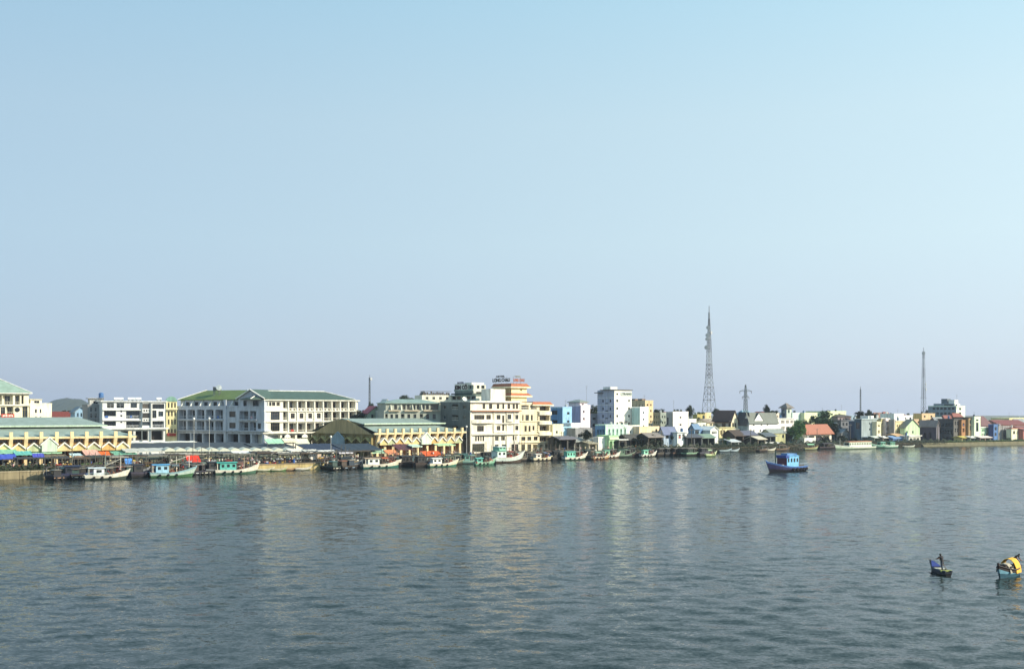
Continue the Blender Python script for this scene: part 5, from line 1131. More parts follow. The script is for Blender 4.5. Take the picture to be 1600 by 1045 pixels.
# second rank: worn boats in muted paint filling the quay
MUT = [(146, 186, 744.6, '5a6a74', '8f9a9c', '6a7a80', 'worn slate blue boat behind the nearest white fishing boat'), (192, 228, 744.2, '3f4a58', '8a8f94', '4a5a6a', 'worn navy boat with grey strake left of the sky blue roofed boat'), (258, 296, 741.6, '6a5a48', '9a8a70', '7a6a58', 'worn brown boat behind the sky blue roofed boat'), (296, 330, 740.2, '3f5a54', '7f948a', '547068', 'worn dark teal boat below the red awning'), (362, 398, 737.6, '5a4438', '8f7a68', '6a5244', 'worn rust brown boat behind the turquoise cabin boat'), (528, 560, 732.4, '4a5a60', 'a4aeb0', '5f7074', 'worn grey boat with pale strake before the navy tent'), (596, 634, 729.2, '6a3f34', '9a8070', '7a5044', 'worn maroon boat behind the teal bowed white boat'), (630, 664, 728.4, '38505a', '8a9ca0', '4a6a74', 'worn steel blue boat between the two white boats'), (694, 726, 726.4, '5a6048', '9a9c80', '6a7058', 'worn olive boat right of the smaller white boat'), (722, 748, 725.4, '3f6a64', '8fb4a8', '4f8078', 'worn sea green boat left of the mint workboat'), (808, 836, 720.6, '5a5248', '948a7c', '6a6054', 'worn dun boat right of the aqua trawler'), (856, 884, 719.2, '44545c', '8f9a9c', '54686f', 'worn lead grey boat before the hotel corner shed'), (906, 932, 718, '6a4a38', 'a08870', '7a5a44', 'worn russet boat left of the brown-banded boat'), (962, 990, 715.2, '3f5a48', '8aa08c', '507058', 'worn bottle green boat right of the green wheelhouse boat'), (1028, 1052, 712.2, '5a6468', '9aa4a4', '687478', 'worn pale grey boat among the left of the dark fleet'), (1066, 1090, 711.4, '54463a', '8f7f6c', '665646', 'worn umber boat among the right of the dark fleet')]
for a, c, wl, h1, h2, cw, lb in MUT:
    BO2.append(boat(lb, a, c, wl, (dim(h1, .5), h1, h2), 36, fb=.9, rise=1.0, deck='4a4034', cab=dict(x0=.1, x1=.42, wall=cw, roof=dim(cw, .8), h=1.8), masts=((.62, 3.6, '6a665a'), (.85, 2.4, '8a8678')), booms=((.4, 2.4, .86, 2.2, '7a7464'),), canopy=(.46, .74, 1.5, dim(h2, .7))))
# dark boats behind and between
DK = [('navy blue boat stern-on left of the nearest white fishing boat', 96, 150, 749, ('1c1f33', '2b2f58', '4a4f78'), 33, '26304f', '3a4468'), ('dark blue boat between the white one and the green one', 205, 240, 746.5, ('17161c', '2a2440', '56506a'), 40, '2c2c38', '45424a'),
      ('black hulled boat left of the turquoise cabin boat', 322, 352, 741.5, ('14161a', '26282e', 'a8aeb4'), 44, '22262c', '3c4046'), ('black boat with white rubbing strip behind the red awning', 306, 336, 738, ('141414', '2a2826', '4a4640'), 48, '33302c', '4a4038'),
      ('dark boat with grey deckhouse before the navy tent', 528, 566, 733, ('15171c', '22262e', '9aa2ac'), 40, '2e343c', '3a424a'), ('black boat between the two white boats near the second hall', 622, 662, 730, ('15100e', '2a1f1c', '4a3c36'), 42, '2a2624', '40352f'),
      ('brown-black boat left of the smaller white fishing boat', 648, 676, 730.5, ('1a1412', '2f2422', '54443c'), 46, '2d2826', '44382f'), ('dark boat behind the mint workboat', 712, 745, 725.5, ('181a1a', '28302e', '4a5450'), 44, '2d3634', '5a8a80'),
      ('tall black boat left of the aqua trawler', 752, 776, 722.5, ('161616', '262422', '3f3c38'), 60, '242220', '33302c'), ('dark grey boat right of the aqua trawler', 812, 836, 720.5, ('1c1c1a', '33332f', '5a5a52'), 46, '3a3834', '504c44'),
      ('black boat left of the bright turquoise cabin boat', 862, 884, 719.5, ('141414', '24221f', '5a5248'), 44, '2a2826', '4c463c'), ('dark green boat before the white stucco box', 912, 930, 718.2, ('15181a', '2a3430', '4a5a50'), 44, '30403a', '4a5c50'),
      ('rust dark boat between green wheelhouse and mint cabin boats', 978, 1003, 714.6, ('18120f', '33261f', '6a5a4a'), 42, '3a2f28', '54483a')]
for lb, a, c, wl, hc, an, cw, rc in DK:
    hc = (dim(hc[0]), dim(hc[1]), dim(hc[2], .8)); cw, rc = dim(cw), dim(rc, .75)  # colours dimmed to stand in for the shade behind the front boats
    BO.append(boat(lb, a, c, wl, hc, an, fb=1.1, rise=1.0, deck='3c342a', cab=dict(x0=.1, x1=.5, wall=cw, roof=rc, h=2.0), masts=((.66, 3.8, '4a463e'), (.3, 5.0, '5a564c'))))
rk = random.Random(52); px = 92.0; k = 0
while px < 975:
    skip = 400 < px < 520 or any(a_ < px < c_ for a_, c_ in ((232, 290), (330, 392), (560, 615), (664, 706), (738, 806), (828, 858), (876, 908), (922, 960)))
    if not skip:
        wl = HY + HC * F / (YS(px) - rk.uniform(6.5, 8.5)); c1, c2 = rk.choice([('14161c', '3a3f4c'), ('1c1512', '4a3a30'), ('131a18', '33443e'), ('17141c', '403a4c'), ('201a14', '54483a')])
        b_ = boat(f'dark boat moored bow to the quay, {ORD[k]} of the rear rank from the left', px, px, wl, ('0e0d0c', c1, c2), 128 + rk.uniform(-6, 6), fb=.85, rise=.8, L=rk.uniform(7.0, 8.2), beam=rk.uniform(2.6, 3.2), deck='2c261f', cab=dict(x0=.1, x1=rk.uniform(.34, .46), w=.5, ov=.25, wall=rk.choice([c1, '24384a', '2f4a46', '43362c', c1]), roof=rk.choice([c2, '6a6860', '8a8274', '3f6a6a', '8a5a44']), h=rk.uniform(1.4, 1.8)), masts=((.6, rk.uniform(3, 5), '6a665a'), (.3, rk.uniform(3.5, 5.5), '55524a')), booms=((.35, 2.6, .75, 2.4, '77705f'),), canopy=(.5, .8, 1.6, rk.choice(['3a3a34', '5c4a3c', '2f3f4a', '77705f'])), group='rear rank of dark boats moored bow-in')
        w_ = rk.uniform(.7, 1.1); MB().box(-.28, -.2, -w_, w_, .42, .6).build('stern_board', mat(rk.choice(['c4c8cc', 'd8d4c4', '8fa4b8', 'b08a70']), .6, 'paint'), b_[0])
        for q in range(2): tyre(b_[0], (-.3, -.6 + 1.2 * q, .35), .3, R(90))
        RANK.append(b_); k += 1
    px += rk.uniform(11, 15)
FL = [(1024, 1043, 713, '2b2622', '6b665c', 'brown tarred boat at the left end of the dark fleet'), (1036, 1055, 712.6, '232628', '58606a', 'slate boat second in the dark fleet'), (1048, 1067, 712.4, '2a2320', '7a5a4a', 'maroon-black boat third in the dark fleet'), (1060, 1079, 712.4, '1f2220', '5a7060', 'green-black boat in the middle of the dark fleet'), (1069, 1083, 712.8, '3a4a3c', '9ac4a4', 'pale green trimmed boat at the front of the dark fleet'), (1078, 1096, 712.2, '26221f', '6a6258', 'dun boat fifth in the dark fleet'), (1090, 1107, 712, '222226', '565664', 'violet-black boat sixth in the dark fleet')]
for a, c, wl, h1, h2, lb in FL:
    BO.append(boat(lb, a, c, wl, ('151210', h1, h2), 50, fb=1.0, rise=.9, deck='4a4034', L=9.5, beam=3, cab=dict(x0=.12, x1=.45, wall=h1, roof='6a5c4a', h=1.7), masts=((.6, 3.0, '7a7468'),), canopy=(.5, .85, 1.2, '5c5a44')))
ROW = [(402, 426, 736.5, ('4f7a3c', '7fb060', 'e0dcc0'), 'small green rowing boat at the left of the quay blocks', 25), (424, 446, 736, ('5a8a4a', '9cc070', 'd8d0b0'), 'second small green rowing boat beside the quay blocks', 22), (443, 466, 735.2, ('6a4f38', '9a7450', 'c4a47c'), 'small brown wooden rowing boat before the quay blocks', 28), (462, 484, 735, ('6f7a5a', 'd8d4b8', 'efeada'), 'slim cream rowing boat below the tan quay block', 18), (506, 531, 733.5, ('6a6a5c', 'e4decc', 'f4f0e2'), 'slim white rowing boat right of the tan quay blocks', 20)]
for a, c, wl, hc, lb, an in ROW: BO.append(boat(lb, a, c, wl, hc, an, fb=.42, rise=.5, beam=1.4, name='rowing_boat', deck='8a7a58', stern=.15))
RB = [(1124, 1141, 706.8, ('4a5a60', '7f9aa4', 'b9ccd0'), 'grey-blue skiff moored at the mud bank', 20, None), (1142, 1153, 706.5, ('5a6a70', 'a4bcc4', 'd4e0e4'), 'tiny pale blue skiff right of the grey-blue one', 15, None), (1184, 1200, 706, ('2a2422', '3f3632', '6a5a4c'), 'dark covered boat under the slanting cream roof', 50, '3a3430'), (1198, 1210, 705.2, ('8a8a70', 'e6e2cc', 'f0ecd8'), 'cream skiff before the low white boathouse', 20, None), (1212, 1232, 704.4, ('3a2c24', '6a5038', '8a7050'), 'brown sampan behind the bow of the blue tug', 25, '5a4a3a'), (1235, 1256, 702.5, ('22201f', '3a3633', '5a544c'), 'black barge in shade under the green tree', 30, '4a4844'), (1257, 1276, 703, ('7a6a48', '9ac49a', 'c8b078'), 'green and orange skiff before the white walled store', 20, '8fc8a0'), (1278, 1306, 701.4, ('1d191c', '352d33', '54484e'), 'dark covered boat moored below the terracotta hall', 32, '3f3840')]
for a, c, wl, hc, lb, an, cv in RB: BO.append(boat(lb, a, c, wl, hc, an, fb=.7, rise=.7, name='skiff', deck='7a6a50', canopy=(.2, .75, 1.3, cv) if cv else None))
# white ferry and green boats at right
BO.append(boat('white and pale green ferry with long cabin and orange roof', 1364, 1306.5, 700.6, ('9ab89a', 'd8ecd4', 'f4f8ee'), 215, fb=.75, rise=1.3, beam=4.2, cab=[dict(x0=.12, x1=.72, wall='e6f2dc', roof='d88a5c', h=2.5)], masts=((.9, 3.0, 'e4e4dc'),), name='ferry_boat'))
BO.append(boat('dark green boat with pale deck right of the white ferry', 1384, 1371, 700, ('23463c', '2f6a58', 'a8d8c4'), 215, fb=1.2, rise=1.2, cab=dict(x0=.15, x1=.4, wall='5aa488', roof='8fc4ac', h=1.5), L=11))
BO.append(boat('white and mint boat before the blue boat shed', 1400, 1386, 699.6, ('3a6a58', 'a4d4bc', 'eef4ea'), 215, fb=1.0, rise=.9, cab=dict(x0=.2, x1=.5, wall='7fb89c', roof='5a9a80', h=1.7), L=10))
BO.append(boat('pale flat skiff at the foot of the embankment', 1412, 1428, 699.2, ('7a8a74', 'b9ccb4', 'e8ecdc'), 20, fb=.5, rise=.4, name='skiff'))
# --- blue tug under way
t, L, sh = boat('blue tug with light blue wheelhouse and tyre fenders under way', 1253, 1202.5, 734.8, ('10122e', '22245a', '4f80cc'), 216, fb=1.15, rise=1.5, beam=4.6, stern=.1, name='tug_boat', deck='4a4038')
cabin(t, .26 * L, .62 * L, 1.6, sh(.45) - .3, 3.0, '7cc0ea', '86c8f0', True, .25)
MB().box(.6202 * L, .632 * L, -1.45, 1.45, sh(.45), sh(.45) + 2.2).build('cabin_front', mat('5a1f38', .5, 'paint'), t)
MB().box(.56 * L, .66 * L, -1.7, 1.7, sh(.45) + 2.25, sh(.45) + 2.95).build('visor', mat('2e4a9a', .5, 'paint'), t)
MB().beam((.82 * L, 0, sh(.82) - .3), (.82 * L, 0, sh(.82) + 3.4), .16, 8).build('mast', mat('22403c', .5, 'paint'), t)
for s in (-1, 1): MB().box(.31 * L, .33 * L, s * 1.4 - .05, s * 1.4 + .05, sh(.3) + 2.6, sh(.3) + 3.4).build('lamp_post', mat('3a6ab0', .5, 'paint'), t)
for i in range(5):
    tt = .03 + .115 * i
    for s in (-1, 1): tyre(t, (tt * L, s * (2.3 * min(1, .72 + .9 * tt) + .12), .62))
tyre(t, (-.2, .9, .6), rz=R(90)); tyre(t, (-.2, -.9, .6), rz=R(90)); tyre(t, (.985 * L + .2, 0, 1.7), .5, R(90))
MB().box(.05 * L, .22 * L, -1.2, 1.2, sh(.1) - .3, sh(.1) + .35).build('engine_hatch', mat('6a5a34', .7, 'wood'), t)
MB().box(.66 * L, .74 * L, -1.0, 1.0, sh(.7) - .3, sh(.7) + .25).build('fore_hatch', mat('cfd0d4', .6), t)
TUG = t
mb = MB(); mb.beam((.44 * L, 0, sh(.45) + 2.7), (.44 * L, 0, sh(.45) + 5.0), .05, 6); mb.beam((.82 * L, 0, sh(.82) + 3.3), (.44 * L, 0, sh(.45) + 4.8), .02); mb.beam((.82 * L, 0, sh(.82) + 3.3), (.99 * L, 0, sh(.99)), .02); mb.beam((.44 * L, 0, sh(.45) + 4.8), (.03 * L, 0, sh(.03) + .6), .02)
mb.build('rigging', mat('5a6a74', .6), t)
for s in (-1, 1):
    mb = MB()
    for q in range(6): x = (.03 + .045 * q) * L; mb.beam((x, s * 1.9, sh(.1)), (x, s * 1.9, sh(.1) + .75), .035)
    mb.beam((.03 * L, s * 1.9, sh(.1) + .75), (.255 * L, s * 1.9, sh(.1) + .75), .035); mb.build('handrail', mat('c4d4e4', .5, 'paint'), t)
MB().box(.3 * L, .56 * L, -1.0, 1.0, sh(.45) + 2.9, sh(.45) + 3.35).build('roof_gear', mat('5a86b4', .7, 'cloth'), t)
# --- sampan with standing rower, and the covered boat at the right edge
SP, SPL, _ = boat('slim open sampan with blue bow carrying a standing rower', 1482, 1452.5, 899, ('1c1e22', '2b2f36', '4a4f58'), 91, fb=.25, rise=.4, beam=.82, name='sampan', L=3.6, deck='6a6458', stern=.1)
MB().box(.45 * SPL, .62 * SPL, -.42, .42, .3, .42).build('thwart', mat('d4d0c0', .6, 'wood'), SP)
MB().box(.12 * SPL, .17 * SPL, -.5, .5, .3, .44).build('thwart', mat('b9c06a', .6, 'wood'), SP)
CB, CBL, csh = boat('light blue sampan with wicker hood and yellow tarpaulin at right edge', 1586, 1562, 895.5, ('3f7a94', '7fb8d0', '2a1c1c'), 226, fb=.55, rise=.62, beam=1.45, name='sampan', L=3.9, deck='4a3a2c')
def hoop(root, x0, x1, w, z, h, m, name):
    mb = MB(); n = 8
    pr = [(x0, w * math.cos(math.pi * i / n), z + h * math.sin(math.pi * i / n)) for i in range(n + 1)]
    pi = [(x0, (w - .05) * math.cos(math.pi * i / n), z + (h - .05) * math.sin(math.pi * i / n)) for i in range(n, -1, -1)]
    for i in range(n):
        for P_ in (pr, pi):
            a, c = P_[i], P_[i + 1]; mb.quad(a, c, (x1, c[1], c[2]), (x1, a[1], a[2]))
    for x in (x0, x1):
        for i in range(n): mb.quad((x, *pr[i][1:]), (x, *pr[i + 1][1:]), (x, *pi[n - i - 1][1:]), (x, *pi[n - i][1:]))
    return mb.build(name, m, root)
hoop(CB, .58 * CBL, .8 * CBL, .66, .42, .85, mat('b0a894', .8, 'wood'), 'wicker_hood')
hoop(CB, .18 * CBL, .5 * CBL, .8, .3, 1.3, mat('e0ac34', .7, 'cloth'), 'yellow_tarpaulin')
MB().box(.8 * CBL, .93 * CBL, -.35, .35, .7, 1.2).build('bow_locker', mat('241a18', .7, 'wood'), CB)

MB().prism([(.72 * SPL, -.42, .42), (.97 * SPL, -.1, .8), (.97 * SPL, .1, .8), (.72 * SPL, .42, .42)], (0, 0, .1)).build('bow_cover', mat('33428a', .6, 'paint'), SP)
MB().box(.24 * CBL, .76 * CBL, -.56, .56, .4, 1.0).build('hood_shade_box', mat('1a1412', .8, 'wood'), CB)  # dark box added inside hood and tarpaulin to read as shade
# nets, ropes and rigging on the lit fishing boats
bq = random.Random(17)
for t, L, sh in BO[:13]:
    for c in bq.sample(['6a3a2c', '7a4a3a', '4a3c34', '8a3428', '3c4a44', '5a4a3a'], 4):
        x = bq.uniform(.5, .86) * L; r_ = bq.uniform(.5, .8); mb = MB(); tt = x / L
        for q in range(5):
            a, b_ = bq.uniform(-.6, .6), bq.uniform(-.4, .4); mb.lathe([(r_ * .7, 0), (r_ * .62, .18), (r_ * .4, .42 + .1 * q), (.05, .55 + .12 * q)], 7, (x + a, b_ * (1.2 - tt)))
        mb.build('net_pile', mat(c, .95, 'cloth'), t, (0, 0, sh(tt) - .32))
    mb = MB(); hm_ = sh(.5) + bq.uniform(3.2, 4.6); xm = .48 * L; mb.beam((xm, 0, sh(.48)), (xm, 0, hm_), .06, 6)
    mb.beam((xm, 0, hm_), (L * .97, 0, sh(.97)), .018); mb.beam((xm, 0, hm_), (.05 * L, 0, sh(.05) + 1.9), .018); mb.beam((xm, 0, hm_ - .5), (.82 * L, 0, hm_ - .9), .04, 5)
    mb.build('rigging', mat('8a8678', .6, 'wood'), t)

for i, (t, L, sh) in enumerate(BO[:12]):        # tarpaulin frames amidships, stern gear, tyres
    c = ['77705f', '5a6a70', '6a4a3c', 'b05a34', '4a5a54', '3f4a44', '8a4438', '54607a', '6a6458', '7a7a6a', '5a4a3c', '4a5a60'][i]; x0, x1 = .5 * L, .68 * L; z = sh(.58) + 1.5
    MB().prism([(x0, -1.1, z), (x0, 0, z + .3), (x0, 1.1, z), (x0, 1.1, z - .05), (x0, 0, z + .24), (x0, -1.1, z - .05)], (x1 - x0, 0, 0)).build('tarpaulin', mat(c, .8, 'cloth'), t)
    for xx in (x0 + .1, x1 - .1):
        for s in (-1, 1): MB().box(xx - .04, xx + .04, s * 1.0 - .04, s * 1.0 + .04, sh(.58) - .3, z).build('post', mat('6a665a', .7, 'wood'), t)
    for q in range(3): tyre(t, ((.2 + .2 * q) * L, -(1.0 if i != 6 else 1.25) * min(4.2, L * .27) / 2 - .08, .55), .3)
    mb = MB()
    for q in range(4): mb.lathe([(.22, 0), (.24, .3), (.22, .6)], 8, (.03 * L + .35 * (q % 2), -.6 + .4 * q))
    mb.build('stern_drums', mat(['3a5a8a', '8a3a30', '6a6a62', '2f4a44'][i % 4], .7, 'paint'), t, (0, 0, sh(.05) - .3))
# ================================================================ people, crates
def person_mesh(pose, seed=0):
    """one continuous skinned body: 0 skin, 1 shirt, 2 trousers, 3 hair"""
    J = {'pel': (0, 0, .92), 'spi': (0, 0, 1.12), 'che': (0, .01, 1.32), 'nek': (0, 0, 1.46), 'hed': (0, -.02, 1.56), 'top': (0, -.01, 1.68),
         'shl': (-.19, 0, 1.38), 'shr': (.19, 0, 1.38), 'ell': (-.25, .03, 1.12), 'elr': (.25, .03, 1.12), 'wrl': (-.25, -.07, .90), 'wrr': (.25, -.07, .90), 'hal': (-.245, -.1, .82), 'har': (.245, -.1, .82),
         'hil': (-.1, 0, .88), 'hir': (.1, 0, .88), 'knl': (-.11, -.02, .5), 'knr': (.11, -.02, .5), 'anl': (-.11, .03, .09), 'anr': (.11, .03, .09), 'tol': (-.12, -.15, .04), 'tor': (.12, -.15, .04)}
    if pose == 'walk': J.update(knl=(-.1, -.16, .52), anl=(-.1, -.12, .1), tol=(-.1, -.3, .06), knr=(.1, .06, .5), anr=(.1, .26, .14), tor=(.1, .12, .05), wrl=(-.24, .1, .92), hal=(-.24, .12, .84), wrr=(.24, -.22, .96), har=(.24, -.28, .9))
    if pose == 'bend': J.update(spi=(0, -.1, 1.08), che=(0, -.26, 1.2), nek=(0, -.36, 1.28), hed=(0, -.44, 1.34), top=(0, -.52, 1.42), shl=(-.19, -.3, 1.22), shr=(.19, -.3, 1.22), ell=(-.24, -.36, .97), elr=(.24, -.36, .97), wrl=(-.2, -.52, .8), wrr=(.2, -.52, .8), hal=(-.18, -.58, .74), har=(.18, -.58, .74))
    if pose == 'row': J.update(spi=(0, -.04, 1.12), che=(0, -.1, 1.32), nek=(0, -.13, 1.45), hed=(0, -.16, 1.55), top=(0, -.17, 1.67), shl=(-.19, -.1, 1.38), shr=(.19, -.1, 1.38), ell=(-.36, -.22, 1.2), elr=(.36, -.22, 1.2), wrl=(-.2, -.42, 1.15), wrr=(.2, -.42, 1.15), hal=(-.14, -.48, 1.15), har=(.14, -.48, 1.15), knl=(-.12, -.12, .5), anl=(-.12, -.08, .09), tol=(-.12, -.25, .04), anr=(.14, .2, .09), tor=(.14, .04, .04), knr=(.13, .04, .5))
    E = 'pel-spi spi-che che-nek nek-hed hed-top che-shl che-shr shl-ell shr-elr ell-wrl elr-wrr wrl-hal wrr-har pel-hil pel-hir hil-knl hir-knr knl-anl knr-anr anl-tol anr-tor'.split()
    Rr = dict(pel=.14, spi=.13, che=.145, nek=.055, hed=.095, top=.075, sh=.07, el=.048, wr=.034, ha=.042, hi=.095, kn=.065, an=.045, to=.04)
    ks = list(J); me = bpy.data.meshes.new('person'); me.from_pydata([J[k] for k in ks], [(ks.index(e[:3]), ks.index(e[4:])) for e in E], [])
    o = bpy.data.objects.new('person', me); col.objects.link(o)
    o.modifiers.new('skin', 'SKIN'); sv = me.skin_vertices[0].data
    for i, k in enumerate(ks):
        r = Rr.get(k, Rr.get(k[:2], .06)); sv[i].radius = (r, r * (.75 if k in ('che', 'spi', 'pel') else 1)); sv[i].use_root = (k == 'pel')
    o.modifiers.new('sub', 'SUBSURF').levels = 1; o.modifiers['sub'].render_levels = 1
    dg = bpy.context.evaluated_depsgraph_get(); out = bpy.data.meshes.new_from_object(o.evaluated_get(dg))
    bpy.data.objects.remove(o)
    hd, nk, pl = Vector(J['hed']), Vector(J['nek']), J['pel']
    for k in range(4): out.materials.append(None)
    for p in out.polygons:
        c = p.center; d = c - hd
        armx = min((c - Vector(J[k])).length for k in ('wrl', 'wrr', 'hal', 'har', 'ell', 'elr')); tor = min((c - Vector(J[k])).length for k in ('spi', 'pel', 'hil', 'hir'))
        if (c - Vector(J['top'])).length < .12 and c.z > J['hed'][2] - .02 or (d.length < .16 and d.y > .03): m = 3
        elif d.length < .15 or (c - nk).length < .07: m = 0
        elif c.z < J['anl'][2] + .04 and c.z < .2: m = 0
        elif armx < .13 and armx < tor: m = 0
        elif c.z > .97: m = 1
        else: m = 2
        p.material_index = m
    return smooth(out)
PM = {k: person_mesh(k) for k in ('stand', 'walk', 'bend', 'row')}
SKIN, HAIR = mat('8a5a40', .6, 'paint'), mat('14110f', .6, 'paint')
SHIRT = {'white': 'eeeae2', 'red': 'a8322c', 'blue': '3c5a9a', 'dark': '26262c', 'pink': 'd0a0a4', 'cream': 'd8cca8', 'green': '4f7a5c', 'orange': 'c8703a', 'grey': '8a8a8c'}
TROU = ['1e2026', '2c2a2a', '3a3f4c', '4a3f34']
HATM = mat('d9c68f', .8, 'cloth'); hat_me = MB().lathe([(.27, 0), (.26, .02), (.02, .19)], 12).mesh('conical_hat', HATM)
pr_ = random.Random(3)
def person(x, y, z, shirt, label, pose='stand', rz=None, group=None, hat=False, sc_=None):
    o = link('person', PM[pose], None, (x, y, z), pr_.uniform(0, 6.28) if rz is None else rz); tag(o, label, 'person', group)
    s = sc_ or pr_.uniform(.94, 1.04); o.scale = (s, s, s)
    for i, m in enumerate((SKIN, mat(SHIRT[shirt], .8, 'cloth'), mat(pr_.choice(TROU), .8, 'cloth'), HAIR)):
        o.material_slots[i].link = 'OBJECT'; o.material_slots[i].material = m
    if hat:
        h = link('conical_hat', hat_me, o, (0, -.02, 1.58))
    return o
ZONES = [(2, 108, 1.2, 12, 46, 'at the left quay edge'), (110, 200, 4, 14, 16, 'behind the nearest boats'), (205, 300, 1.5, 14, 40, 'between the white boat and the red awning'), (312, 400, 1.5, 14, 44, 'behind the turquoise cabin boat'), (400, 470, 1.2, 10, 30, 'behind the small green rowing boats'), (500, 560, 1.2, 9, 34, 'before the navy tent'), (575, 660, 1.5, 10, 22, 'before the second market hall'), (660, 745, 1.5, 9, 24, 'by the smaller white fishing boat'), (770, 870, 1.5, 8, 14, 'below the hotels'), (880, 1040, 1.5, 8, 16, 'along the muddy bank')]
shs = ['white'] * 6 + ['dark'] * 3 + ['red', 'blue', 'pink', 'cream', 'green', 'orange', 'grey', 'pink', 'cream']
for p0, p1, d0, d1, n, where in ZONES:
    for i in range(int(n * .66)):
        px = pr_.uniform(p0, p1); Y = YS(px) + pr_.uniform(d0, d1); s = pr_.choice(shs); hat = pr_.random() < .3
        person(PX(px, Y), Y, GZ, s, f'person in {s} shirt{" and conical hat" if hat else ""} {where}', pr_.choice(['stand', 'stand', 'walk', 'bend']), hat=hat, group=f'crowd {where}')
# crates and baskets
crate_me = {}
def crate(x, y, z, c, label, group, kind, rz=0):
    key = (c, kind)
    if key not in crate_me:
        mb = MB()
        if kind == 'crate':
            w, d, h = .42, .3, .32
            mb.box(-w, w, -d, d, 0, .04)
            for s in (-1, 1):
                for k in range(3): mb.box(-w, w, s * d - .02, s * d + .02, .03 + k * .1, .11 + k * .1); mb.box(s * w - .02, s * w + .02, -d + .02, d - .02, .03 + k * .1, .11 + k * .1)
            mb.box(-w + .05, w - .05, -d + .05, d - .05, .04, .22)
        elif kind == 'basket': mb.lathe([(.26, 0), (.4, .32), (.43, .36), (.38, .36), (.34, .28), (.02, .28)], 12)
        elif kind == 'drum': mb.lathe([(.28, 0), (.3, .02), (.3, .3), (.28, .32), (.3, .34), (.3, .6), (.28, .62), (.3, .64), (.3, .9), (.27, .92)], 12)
        else: mb.lathe([(.3, 0), (.45, .12), (.42, .38), (.2, .52), (.1, .62)], 10)
        crate_me[key] = mb.mesh(kind, mat(c, .7, 'paint'))
    o = link({'crate': 'fish_crate', 'basket': 'basket', 'drum': 'drum', 'sack': 'sack'}[kind], crate_me[key], None, (x, y, z), rz)
    return tag(o, label, {'crate': 'crate'}.get(kind, kind), group)
KIND = [('crate', 'blue', '3a62a8'), ('crate', 'red', 'b03a30'), ('basket', 'tan', 'b5935c'), ('sack', 'white', 'dcd8cc'), ('drum', 'blue', '2f5aa4'), ('basket', 'pink', 'd08a8c'), ('crate', 'white', 'd8d8d2'), ('sack', 'brown', '7a5c40'), ('crate', 'yellow', 'd0a840')]
for p0, p1, d0, d1, n, where in ZONES:
    for i in range(int(n * .6)):
        px = pr_.uniform(p0, p1); Y = YS(px) + pr_.uniform(1.0, d1 * .8); k, cn, c = pr_.choice(KIND)
        crate(PX(px, Y), Y, GZ, c, f'{cn} {k} standing on the quay {where}', f'{cn} {k}s {where}', k, pr_.uniform(0, 3))
# crews and cargo on the lit boats
for bi, (t, L, sh) in enumerate(BO[:12]):
    nm = t['label'].split(',')[0]
    short = ['nearest white boat', 'sky blue roofed boat', 'turquoise cabin boat', 'teal bowed white boat', 'smaller white boat', 'mint workboat', 'aqua trawler', 'cream loaded boat', 'bright turquoise cabin boat', 'brown-banded boat', 'green wheelhouse boat', 'mint cabin boat'][bi]
    M_ = Matrix.Translation(t.location) @ Matrix.Rotation(t.rotation_euler.z, 4, 'Z')
    for i in range(4):
        tt = pr_.uniform(.5, .86); p = M_ @ Vector((tt * L, pr_.uniform(-.5, .5), sh(tt) - .3)); s = pr_.choice(['red', 'white', 'dark', 'pink'])
        person(p.x, p.y, p.z, s, f'deckhand in {s} shirt on the {short}', pr_.choice(['stand', 'bend']), group=f'crew of the {short}')
    for i in range(6):
        tt = pr_.uniform(.5, .88); k, cn, c = pr_.choice([KIND[1], KIND[5], KIND[7], KIND[1], KIND[2]] if bi not in (7,) else [KIND[0], KIND[3], KIND[4]])
        p = M_ @ Vector((tt * L, pr_.uniform(-.8, .8) * (1.1 - tt), sh(tt) - .3)); crate(p.x, p.y, p.z, c, f'{cn} {k} on the foredeck of the {short}', f'{cn} {k}s on the {short}', k, pr_.uniform(0, 3))
for k, (t, L, sh) in enumerate(RANK):
    M_ = Matrix.Translation(t.location) @ Matrix.Rotation(t.rotation_euler.z, 4, 'Z')
    for i in range(1):
        tt = pr_.uniform(.5, .8); p = M_ @ Vector((tt * L, pr_.uniform(-.6, .6), sh(tt) - .3)); s = pr_.choice(['white', 'dark', 'white', 'red', 'blue'])
        person(p.x, p.y, p.z, s, f'man in {s} shirt aboard the {ORD[k]} dark boat of the rear rank', pr_.choice(['stand', 'bend']), group='men aboard the rear rank of dark boats')
# rower on the sampan, man and oar
M_ = Matrix.Translation(SP.location) @ Matrix.Rotation(SP.rotation_euler.z, 4, 'Z')
p = M_ @ Vector((.36 * SPL, 0, .1)); person(p.x, p.y, .13, 'dark', 'rower in dark shirt standing in the slim open sampan', 'row', rz=R(215), sc_=1.02).scale = (1.22, 1.22, 1.04)
q0 = M_ @ Vector((.24 * SPL, -.75, .02)); q1 = M_ @ Vector((.38 * SPL, .25, 1.4))
od = thing('oar', 'long wooden oar held by the standing sampan rower', 'oar', tuple(q0)); MB().beam((0, 0, -.4), tuple(q1 - q0), .025, 6).build('shaft', mat('8a7048', .7, 'wood'), od); MB().box(-.1, .1, -.02, .02, -.9, -.35).build('blade', mat('8a7048', .7, 'wood'), od)
M_ = Matrix.Translation(TUG.location) @ Matrix.Rotation(TUG.rotation_euler.z, 4, 'Z'); TL = TUG['_L']
p = M_ @ Vector((.13 * TL, .3, 1.5)); person(p.x, p.y, 1.2, 'dark', 'man in dark shirt standing on the tug stern', 'stand'); p = M_ @ Vector((.2 * TL, .8, 1.5)); person(p.x, p.y, 1.0, 'orange', 'man in orange shirt beside the tug wheelhouse', 'bend')
M_ = Matrix.Translation(CB.location) @ Matrix.Rotation(CB.rotation_euler.z, 4, 'Z')
